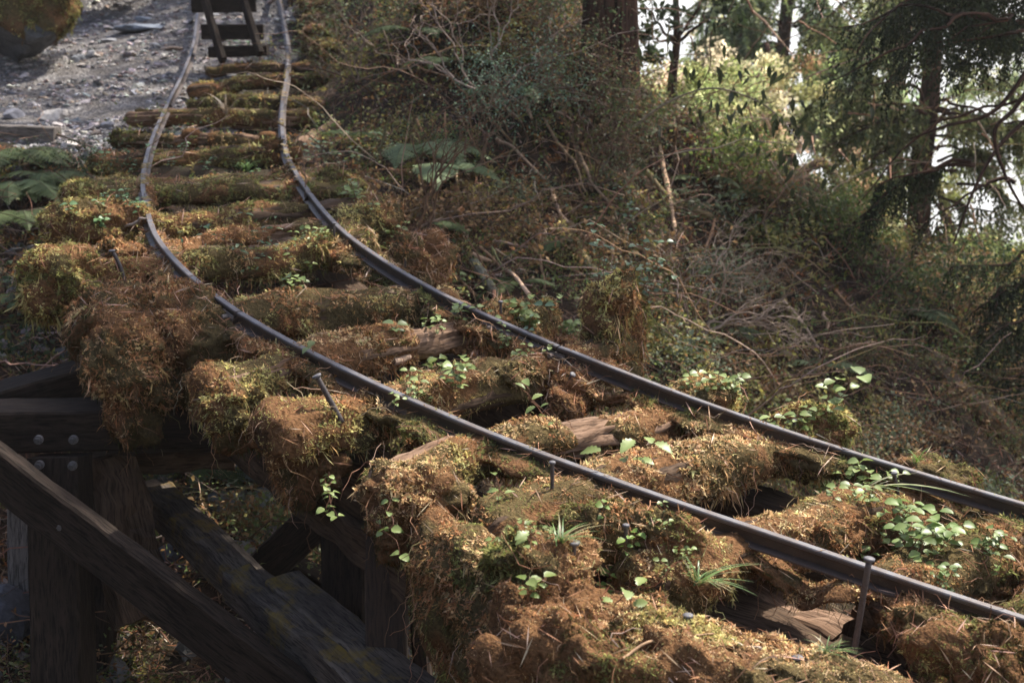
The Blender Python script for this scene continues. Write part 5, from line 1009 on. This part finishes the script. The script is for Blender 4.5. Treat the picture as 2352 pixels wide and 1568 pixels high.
# unseen second cedar, added with leaf clumps aimed to shade the path
b = np.array([2.2, 15.5, -2.5]); tg = []
b2 = np.array([-2.6, 15.0, 1.2]); root = thing('path_shade_cedar', 'unseen cedar beyond the top edge, added to shade the gravel path', 'tree', b2)
z = np.linspace(-1.5, 12, 30); V, F, G = trunk_mesh(np.stack([b2[0] + 0 * z, b2[1] + 0 * z, b2[2] + z], 1), .26 - .012 * z, 5, 24); mb = MB(); mb.add(V, F, (.1, .1, .1), G); mb.build('trunk', BARK, root, True)
P, n, i = sample(TV, TF[inv], 1.6); m = (P[:, 0] < -2.2 + .3 * (P[:, 1] < 7)) & (P[:, 1] > 6.0); P = P[m]; m = P[:, 1] > 0; cl = shade_clumps(P[m], 7, 9, .5)
cl += shade_clumps([st(s)[0] + st(s)[1] * o + [0, 0, 0] for s in (-.5, .3, 1.0, 1.7, 2.3, 3.0, 3.9) for o in (-.5, .0, .6)], 7, 8.5, .26)
cl = np.array(cl); _px, _py, _ = proj(cl[:, :3]); cl = cl[(_py < -300)]; crown(root, cl, 420, .07, [(.045, .07, .025), (.06, .09, .03)], [1, 1]); limbs(root, b2 + [0, 0, 6], [c[:3] for c in cl[::max(1, len(cl) // 14)]], .06, 330)
b3 = np.array([6.6, 9.4, -4.6]); root = thing('gully_shade_cedar', 'unseen cedar beyond the right edge, added to shade the trestle and gully', 'tree', b3)  # unseen tree added so its clumps shade the trestle and gully floor
z = np.linspace(-3, 14, 30); V, F, G = trunk_mesh(np.stack([b3[0] + 0 * z, b3[1] + 0 * z, b3[2] + z], 1), .28 - .012 * z, 6, 24); mb = MB(); mb.add(V, F, (.1, .1, .1), G); mb.build('trunk', BARK, root, True)
P, n, i = sample(TV, UGF, 3.0); P = P[(P[:, 0] < -.2) & (P[:, 0] > -3) & (P[:, 1] > 3.6) & (P[:, 1] < 6.6)]
tg = list(P) + [at(x, y, 4.4 - .0005 * x) for x in range(-200, 620, 70) for y in (900, 1000, 1110, 1230, 1350, 1480, 1600) if not (y < 1000 and x > 150) and not (x > 330 and y < 1200)] + [at(x, y, 6.1) for x in (350, 450, 550, 650) for y in (1080, 1160, 1250)]
cl = np.array(shade_clumps(tg, 7.2, 8.6, .22)); crown(root, cl, 420, .06, [(.045, .07, .025), (.06, .09, .03)], [1, 1]); limbs(root, b3 + [0, 0, 11], [c[:3] for c in cl[::9]], .05, 350)

for x, y, sdd in ((1330, 330, 21), (1400, 380, 22), (1290, 250, 23), (1360, 440, 25)):
    p = hit(x, y, 0, [TB])[0]; bushy({21: 'brown brush piled left of the giant trunk base', 22: 'dark brush in front of the giant trunk base', 23: 'thin brush leaning on the left side of the giant trunk', 24: 'leafy brush at the right foot of the giant trunk', 25: 'twiggy brush on the slope just below the giant trunk'}[sdd], p, [(-.5, -.3, 1), (.4, -.3, 1), (0, -.4, 1), (.8, -.2, .6)], .24, .007, (.13, .08, .055), 4, (9, .09, .022, [(.10, .09, .04), (.08, .11, .04), (.16, .10, .05)]), 'shrub', 'shrub', sdd)
# slim broadleaf tree right of the giant trunk
b = at(1540, 300, 11.0); root = thing('slim_broadleaf_tree', 'slim dark tree with hanging narrow leaves right of the giant trunk', 'tree', b)
C = spline(np.array([b, at(1545, 180, 11), at(1555, 80, 11), at(1548, -60, 11)]), 8); V, F, G = tube(C, np.linspace(.05, .025, len(C)), 8); mb = MB(); mb.add(V, F, (.1, .1, .1), G); mb.build('trunk', BARK, root, True)
limbs(root, at(1552, 100, 11), [at(1480, 10, 10.9), at(1620, 20, 11), at(1500, 90, 11.1), at(1640, -40, 11), at(1590, 60, 10.8)], .018, 400)
cl = [np.r_[at(x, y, 11 + RNG.normal() * .2), r] for x, y, r in [(1490, 20, .18), (1480, 80, .14), (1530, 30, .2), (1590, 10, .2), (1640, 40, .16), (1600, 90, .16), (1660, 0, .2), (1500, 130, .10), (1700, 60, .12), (1560, -40, .3)]]
crown(root, cl, 190, .065, [(.03, .045, .02), (.045, .06, .025)], [1, 1], KITE, LEAFD, -.4)

def region(root, name, regs, per, size, cols, w, tmpl=KITE, thr=-.05, fs=1.6, seed=0, up=.3, mat=None):
    """leaf masses: regs (x0,y0,x1,y1,d0,d1,count of clumps, clump radius)"""
    cl = []
    for x0, y0, x1, y1, d0, d1, n, r in regs:
        for k in range(n):
            p = at(RNG.uniform(x0, x1), RNG.uniform(y0, y1), RNG.uniform(d0, d1))
            if vnoise(p[None] * fs, seed)[0] > thr: cl.append(np.r_[p, r * RNG.uniform(.6, 1.3)])
    return crown(root, cl, per, size, cols, w, tmpl, LEAFT, up, name), cl
YEL = [(.56, .55, .30), (.70, .62, .42), (.36, .40, .18), (.72, .50, .32), (.24, .27, .10)]  # leaf yellows paled to carry the overexposed backlight
b = at(1820, 760, 15.5) - [0, 0, 1.2]; root = thing('yellow_maple', 'sunlit yellow green maple glowing beyond the ridge', 'tree', b)
C = spline(np.array([b, at(1830, 480, 15.4), at(1800, 300, 15.2), at(1760, 100, 15.2)]), 8); V, F, G = tube(C, np.linspace(.09, .03, len(C)), 8); mb = MB(); mb.add(V, F, (.1, .1, .1), G); mb.build('trunk', BARK, root, True)
o, cl = region(root, 'crown', [(1460, 160, 1800, 330, 12, 14.5, 95, .23), (1560, 120, 1900, 300, 12.5, 16, 75, .24), (1600, 230, 1990, 450, 12, 14.5, 130, .23), (1760, 400, 2040, 660, 13.5, 15, 80, .24), (1460, 170, 1620, 300, 14, 16, 40, .25)], 200, .055, YEL, [2.5, 2.5, 3, 1.5, 2], thr=-.1, seed=3, up=.0)
limbs(root, at(1800, 380, 15.3), [c[:3] for c in cl[::14]], .025, 420)
# orange tinged maple lower right
b = at(2250, 1000, 15) - [0, 0, 1]; root = thing('russet_maple', 'brown and green maple foliage low behind the right edge', 'tree', b); V, F, G = tube(spline(np.array([b, at(2200, 650, 14.5), at(2150, 400, 14.5)]), 8), np.linspace(.1, .04, 17), 8); mb = MB(); mb.add(V, F, (.1, .1, .1), G); mb.build('trunk', BARK, root, True)
o, cl = region(root, 'crown', [(1960, 560, 2400, 760, 12.5, 15, 150, .25), (2150, 400, 2400, 620, 13, 15, 45, .22), (1880, 420, 2120, 620, 13, 15, 60, .24), (2150, 720, 2500, 900, 12, 13.5, 80, .3)], 200, .06, [(.42, .32, .13), (.32, .36, .13), (.52, .32, .13), (.20, .22, .08), (.52, .50, .22)], [2, 3, 1.3, 1.5, 2], thr=-.12, seed=5)
limbs(root, at(2180, 560, 14.5), [c[:3] for c in cl[::12]], .03, 440)
# conifers
def rb(n, x0, x1, y0, y1, d0, d1, ln, dirx, k):
    r = np.random.default_rng(n * 7 + int(x0)); out = []
    for q in range(n):
        x, y, d = r.uniform(x0, x1), r.uniform(y0, y1), r.uniform(d0, d1); l = ln * r.uniform(.6, 1.3); out.append(((x, y, d), (x + dirx * l, y + l * r.uniform(-.1, .45), d - .2), k))
    return out
def conifer(label, name, tr, r0, r1, boughs, cols, w, L=.3, nper=60, needle=.05, wid=.6, droop=.8, seed=0, bl=.02):
    tp = [at(*p) for p in tr]; tp = [tp[0] - [0, 0, 7]] + tp; C = spline(np.array(tp), 12); root = thing(name, label, 'tree', C[0]); V, F, G = trunk_mesh(C, np.linspace(r0, r1, len(C)), seed, 22, .12); mb = MB(); mb.add(V, F, (.1, .1, .1), G); mb.build('trunk', BARK, root, True); fm = MB()
    for j, bp in enumerate(boughs):
        A, B = at(*bp[0]), at(*bp[1]); k = bp[2] if len(bp) > 2 else nper; C2 = wander(A, B, 14, .10, .10, seed * 50 + j, (0, 0, 1)); V, F, G = tube(C2, np.linspace(bl, bl * .25, 14), 6); mb = MB(); mb.add(V, F, (.1, .1, .1), G); mb.build('bough', BARK, root, True)
        spray(fm, C2[3:], k, L, cols, w, droop, wid, needle)
    fm.build('needles', NEEDLE, root); return root
CG = [(.09, .11, .05), (.14, .16, .06), (.19, .20, .08), (.25, .24, .10)]
conifer('thick trunked conifer on the right with a bare limb reaching left', 'conifer', [(2105, 560, 13), (2112, 400, 13), (2130, 260, 13), (2142, 120, 13), (2150, -150, 13)], .125, .08,
    [((2130, 255, 12.9), (1905, 240, 12.4), 16), ((2130, 160, 13), (1850, 250, 12.6), 95), ((2135, 120, 13), (1800, 130, 12.6), 80), ((2140, 90, 13), (1990, 160, 12), 80), ((2140, 120, 13), (2352, 230, 12.5), 85), ((2135, 240, 13), (2352, 300, 13), 60), ((2130, 300, 13), (2300, 380, 12.6), 60), ((2140, 40, 13), (1900, 40, 12.5), 90), ((2145, 30, 13), (2352, 90, 12.2), 90), ((2120, 330, 13), (1980, 400, 12.5), 55), ((2110, 420, 13), (1900, 520, 12.4), 60), ((2110, 440, 13), (2330, 520, 12.6), 60), ((2140, -30, 13), (2000, 60, 12), 90), ((2140, -30, 13), (2260, 50, 12), 90)] + rb(9, 2120, 2200, -40, 520, 12.6, 13.6, 260, -1, 75) + rb(9, 2120, 2200, -40, 560, 12.6, 13.6, 240, 1, 75),
    CG, [2, 3, 2, 1], .26, 60, .055, seed=1)
conifer('feathery green conifer behind the yellow maple at top centre right', 'conifer', [(1760, 500, 18), (1790, 200, 18), (1820, -100, 18)], .12, .08,
    [((1800, 120, 18), (1630, 160, 17.5), 50), ((1800, 60, 18), (1640, 60, 17.5), 60), ((1810, 20, 18), (1980, 90, 17.5), 60), ((1800, 150, 18), (1950, 230, 17.6), 50), ((1790, 220, 18), (1900, 330, 17.6), 50), ((1815, -20, 18), (1700, 20, 17.5), 60), ((1790, 240, 18), (1660, 300, 17.6), 40), ((1815, -20, 18), (1900, 10, 17.5), 60)] + rb(10, 1780, 1820, -40, 260, 17.5, 18.5, 190, -1, 75) + rb(10, 1800, 1840, -40, 330, 17.5, 18.5, 200, 1, 75),
    [(.13, .18, .09), (.17, .22, .09), (.22, .25, .10)], [2, 2, 1], .34, 55, .075, seed=2)
conifer('near dark conifer whose curved limbs droop in at the right edge', 'drooping_cedar', [(2560, 900, 8.6), (2520, 400, 8.6), (2500, -100, 8.6)], .12, .08,
    [((2510, 60, 8.6), (2020, 40, 8.2), 150), ((2510, 150, 8.6), (2180, 150, 8.2), 100), ((2520, 300, 8.6), (1970, 470, 8.6), 0), ((2240, 380, 8.5), (1950, 520, 8.6), 150), ((2230, 370, 8.5), (2010, 440, 8.6), 120), ((2330, 420, 8.5), (2110, 530, 8.6), 40), ((2530, 560, 8.6), (2230, 720, 8.2), 110), ((2540, 700, 8.6), (2260, 850, 8.2), 100), ((2500, 20, 8.6), (2240, 0, 8), 120), ((2500, 80, 8.6), (2150, 100, 7.8), 80), ((2540, 640, 8.6), (2330, 640, 8.2), 80), ((2500, 10, 8.6), (1880, -30, 8.4), 110)] + rb(13, 2250, 2480, -60, 110, 7.8, 8.8, 330, -1, 110) + rb(8, 2380, 2520, 560, 900, 8.0, 8.8, 230, -1, 80),
    [(.028, .036, .018), (.04, .048, .022), (.05, .055, .024)], [2, 2, 1], .20, 60, .034, .5, 1.1, 3, .016)
# bare curved limbs against the sky at the right edge
root = thing('crooked_branch', 'dark crooked bare limb curving down the right edge against the sky', 'branch', at(2330, 760, 8.2))
for pts in ([(2400, 150, 8.4), (2330, 250, 8.3), (2285, 300, 8.2), (2300, 380, 8.2), (2345, 470, 8.2), (2420, 560, 8.3)], [(2400, 100, 8.4), (2290, 250, 8.3), (2170, 290, 8.2), (2090, 320, 8.2)], [(2400, 240, 8.4), (2300, 330, 8.3), (2240, 430, 8.2), (2190, 560, 8.2)]):
    C = spline(np.array([at(*p) for p in pts]), 10); V, F, G = tube(C, np.linspace(.018, .006, len(C)), 7); mb = MB(); mb.add(V, F, (.1, .1, .1), G); mb.build('limb', BARK, root, True)
# gnarled mossy limb in the sunlit gap
C, root = branch('gnarled mossy limb arching across the bright gap in the trees', [(1990, 560, 11.2), (1930, 430, 11.2), (1890, 375, 11.2), (1830, 395, 11.2), (1760, 372, 11.1), (1690, 420, 10.6)], .05, .025, (.12, .08, .05), name='gnarled_limb', mossy=.6, group=None)
# far wooded slope below the ridge on the right
root = thing('valley_tree', 'dark evergreen filling the low gap behind the right end of the hillside', 'tree', at(2250, 1000, 17)); region(root, 'crown', [(1950, 640, 2500, 900, 14.5, 17, 90, .4)], 170, .07, [(.06, .08, .03), (.09, .10, .035)], [1, 1], thr=-.4, seed=8)
V, F, G = tube(spline(np.array([at(2250, 1100, 17), at(2240, 700, 17)]), 8), .12, 8); mb = MB(); mb.add(V, F, (.1, .1, .1), G); mb.build('trunk', BARK, root, True)
root = thing('evergreen_tree', 'blurred mid green evergreen filling the background behind the right conifer', 'tree', at(2050, 1000, 21))
region(root, 'crown', [(1620, -40, 2420, 330, 18.5, 21, 150, .30), (1850, 200, 2420, 660, 18.5, 21, 120, .30), (1600, 80, 2100, 460, 18.5, 21, 40, .26)], 160, .075, [(.30, .36, .17), (.40, .42, .20), (.55, .50, .26), (.22, .27, .12)], [2, 2, 1.3, 2], thr=-.12, fs=.9, seed=12)  # leaf greens paled so the crown looks lit through
V, F, G = tube(spline(np.array([at(2050, 1100, 21), at(2060, -100, 21)]), 8), .14, 8); mb = MB(); mb.add(V, F, (.1, .1, .1), G); mb.build('trunk', BARK, root, True)
# ---------------------------------------------------------------- camera, sky, sun
cam = bpy.data.cameras.new('camera'); co = bpy.data.objects.new('camera', cam); COL.objects.link(co); SC.camera = co
cam.sensor_width = 36; cam.lens = 45.0; cam.clip_end = 3000; cam.clip_start = .05
co.rotation_euler = (math.pi / 2 - PITCH, 0, 0); co.location = (0, 0, 0)
cam.dof.use_dof = True; cam.dof.focus_distance = 3.9; cam.dof.aperture_fstop = 4.5

sd = np.array([math.sin(SUN_AZ) * math.cos(SUN_EL), math.cos(SUN_AZ) * math.cos(SUN_EL), math.sin(SUN_EL)])
s = bpy.data.lights.new('sun', 'SUN'); s.energy = 4.3; s.angle = math.radians(.5); s.color = (1, .94, .85); so = bpy.data.objects.new('sun', s); COL.objects.link(so)
so.rotation_euler = Vector(sd.tolist()).to_track_quat('Z', 'Y').to_euler()
w = bpy.data.worlds.new('World'); SC.world = w; w.use_nodes = True; nt = w.node_tree
for n in list(nt.nodes): nt.nodes.remove(n)
out = nt.nodes.new('ShaderNodeOutputWorld'); bg = nt.nodes.new('ShaderNodeBackground'); sky = nt.nodes.new('ShaderNodeTexSky'); sky.sky_type = 'NISHITA'; sky.sun_disc = False
sky.sun_elevation = SUN_EL; sky.sun_rotation = SUN_AZ; sky.altitude = 500; sky.air_density = .8; sky.dust_density = 4
bg.inputs[1].default_value = .15; nt.links.new(sky.outputs[0], bg.inputs[0])
# banks of white cloud filling the valley and the sky low over it
tc = nt.nodes.new('ShaderNodeTexCoord'); sp = nt.nodes.new('ShaderNodeSeparateXYZ'); nt.links.new(tc.outputs['Generated'], sp.inputs[0])
nz = noise(nt, tc.outputs['Generated'], 3.5, 6, .55)
ad = nt.nodes.new('ShaderNodeMath'); ad.operation = 'MULTIPLY_ADD'; nt.links.new(nz, ad.inputs[0]); ad.inputs[1].default_value = -.5; nt.links.new(sp.outputs[2], ad.inputs[2])
f = ramp(nt, ad.outputs[0], -.05, .22, (1, 1, 1), (0, 0, 0))
cl = nt.nodes.new('ShaderNodeBackground'); nt.links.new(mixc(nt, ramp(nt, nz, .35, .65), (.90, .92, .95), (1, .985, .96)), cl.inputs[0]); cl.inputs[1].default_value = .64
mx = nt.nodes.new('ShaderNodeMixShader'); nt.links.new(f, mx.inputs[0]); nt.links.new(bg.outputs[0], mx.inputs[1]); nt.links.new(cl.outputs[0], mx.inputs[2]); nt.links.new(mx.outputs[0], out.inputs[0])
# thin morning haze in the forest air
hz = MB(); V, F = np.array([(x, y, z) for x in (-14., 16.) for y in (-4., 24.) for z in (-30., 26.)]), np.array([(0, 1, 3, 2), (4, 6, 7, 5), (0, 4, 5, 1), (2, 3, 7, 6), (0, 2, 6, 4), (1, 5, 7, 3)]); hz.add(V, F)
hm = bpy.data.materials.new('haze'); hm.use_nodes = True; hn = hm.node_tree
for n in list(hn.nodes): hn.nodes.remove(n)
vo = hn.nodes.new('ShaderNodeOutputMaterial'); pv = hn.nodes.new('ShaderNodeVolumePrincipled'); pv.inputs['Color'].default_value = (.96, .96, .94, 1); pv.inputs['Density'].default_value = .0009; pv.inputs['Anisotropy'].default_value = .35; hn.links.new(pv.outputs[0], vo.inputs['Volume'])
tag(hz.build('haze', hm, None, False, (0, 0, 0)), 'thin pale haze in the forest air', None, None, 'stuff'); SC.cycles.volume_bounces = 0
SC.view_settings.view_transform = 'Standard'; SC.view_settings.look = 'None'; SC.view_settings.exposure = 1.22; SC.view_settings.gamma = 1
SC.cycles.max_bounces = 6; SC.cycles.diffuse_bounces = 3; SC.cycles.transmission_bounces = 4; SC.cycles.transparent_max_bounces = 4; SC.cycles.use_denoising = True
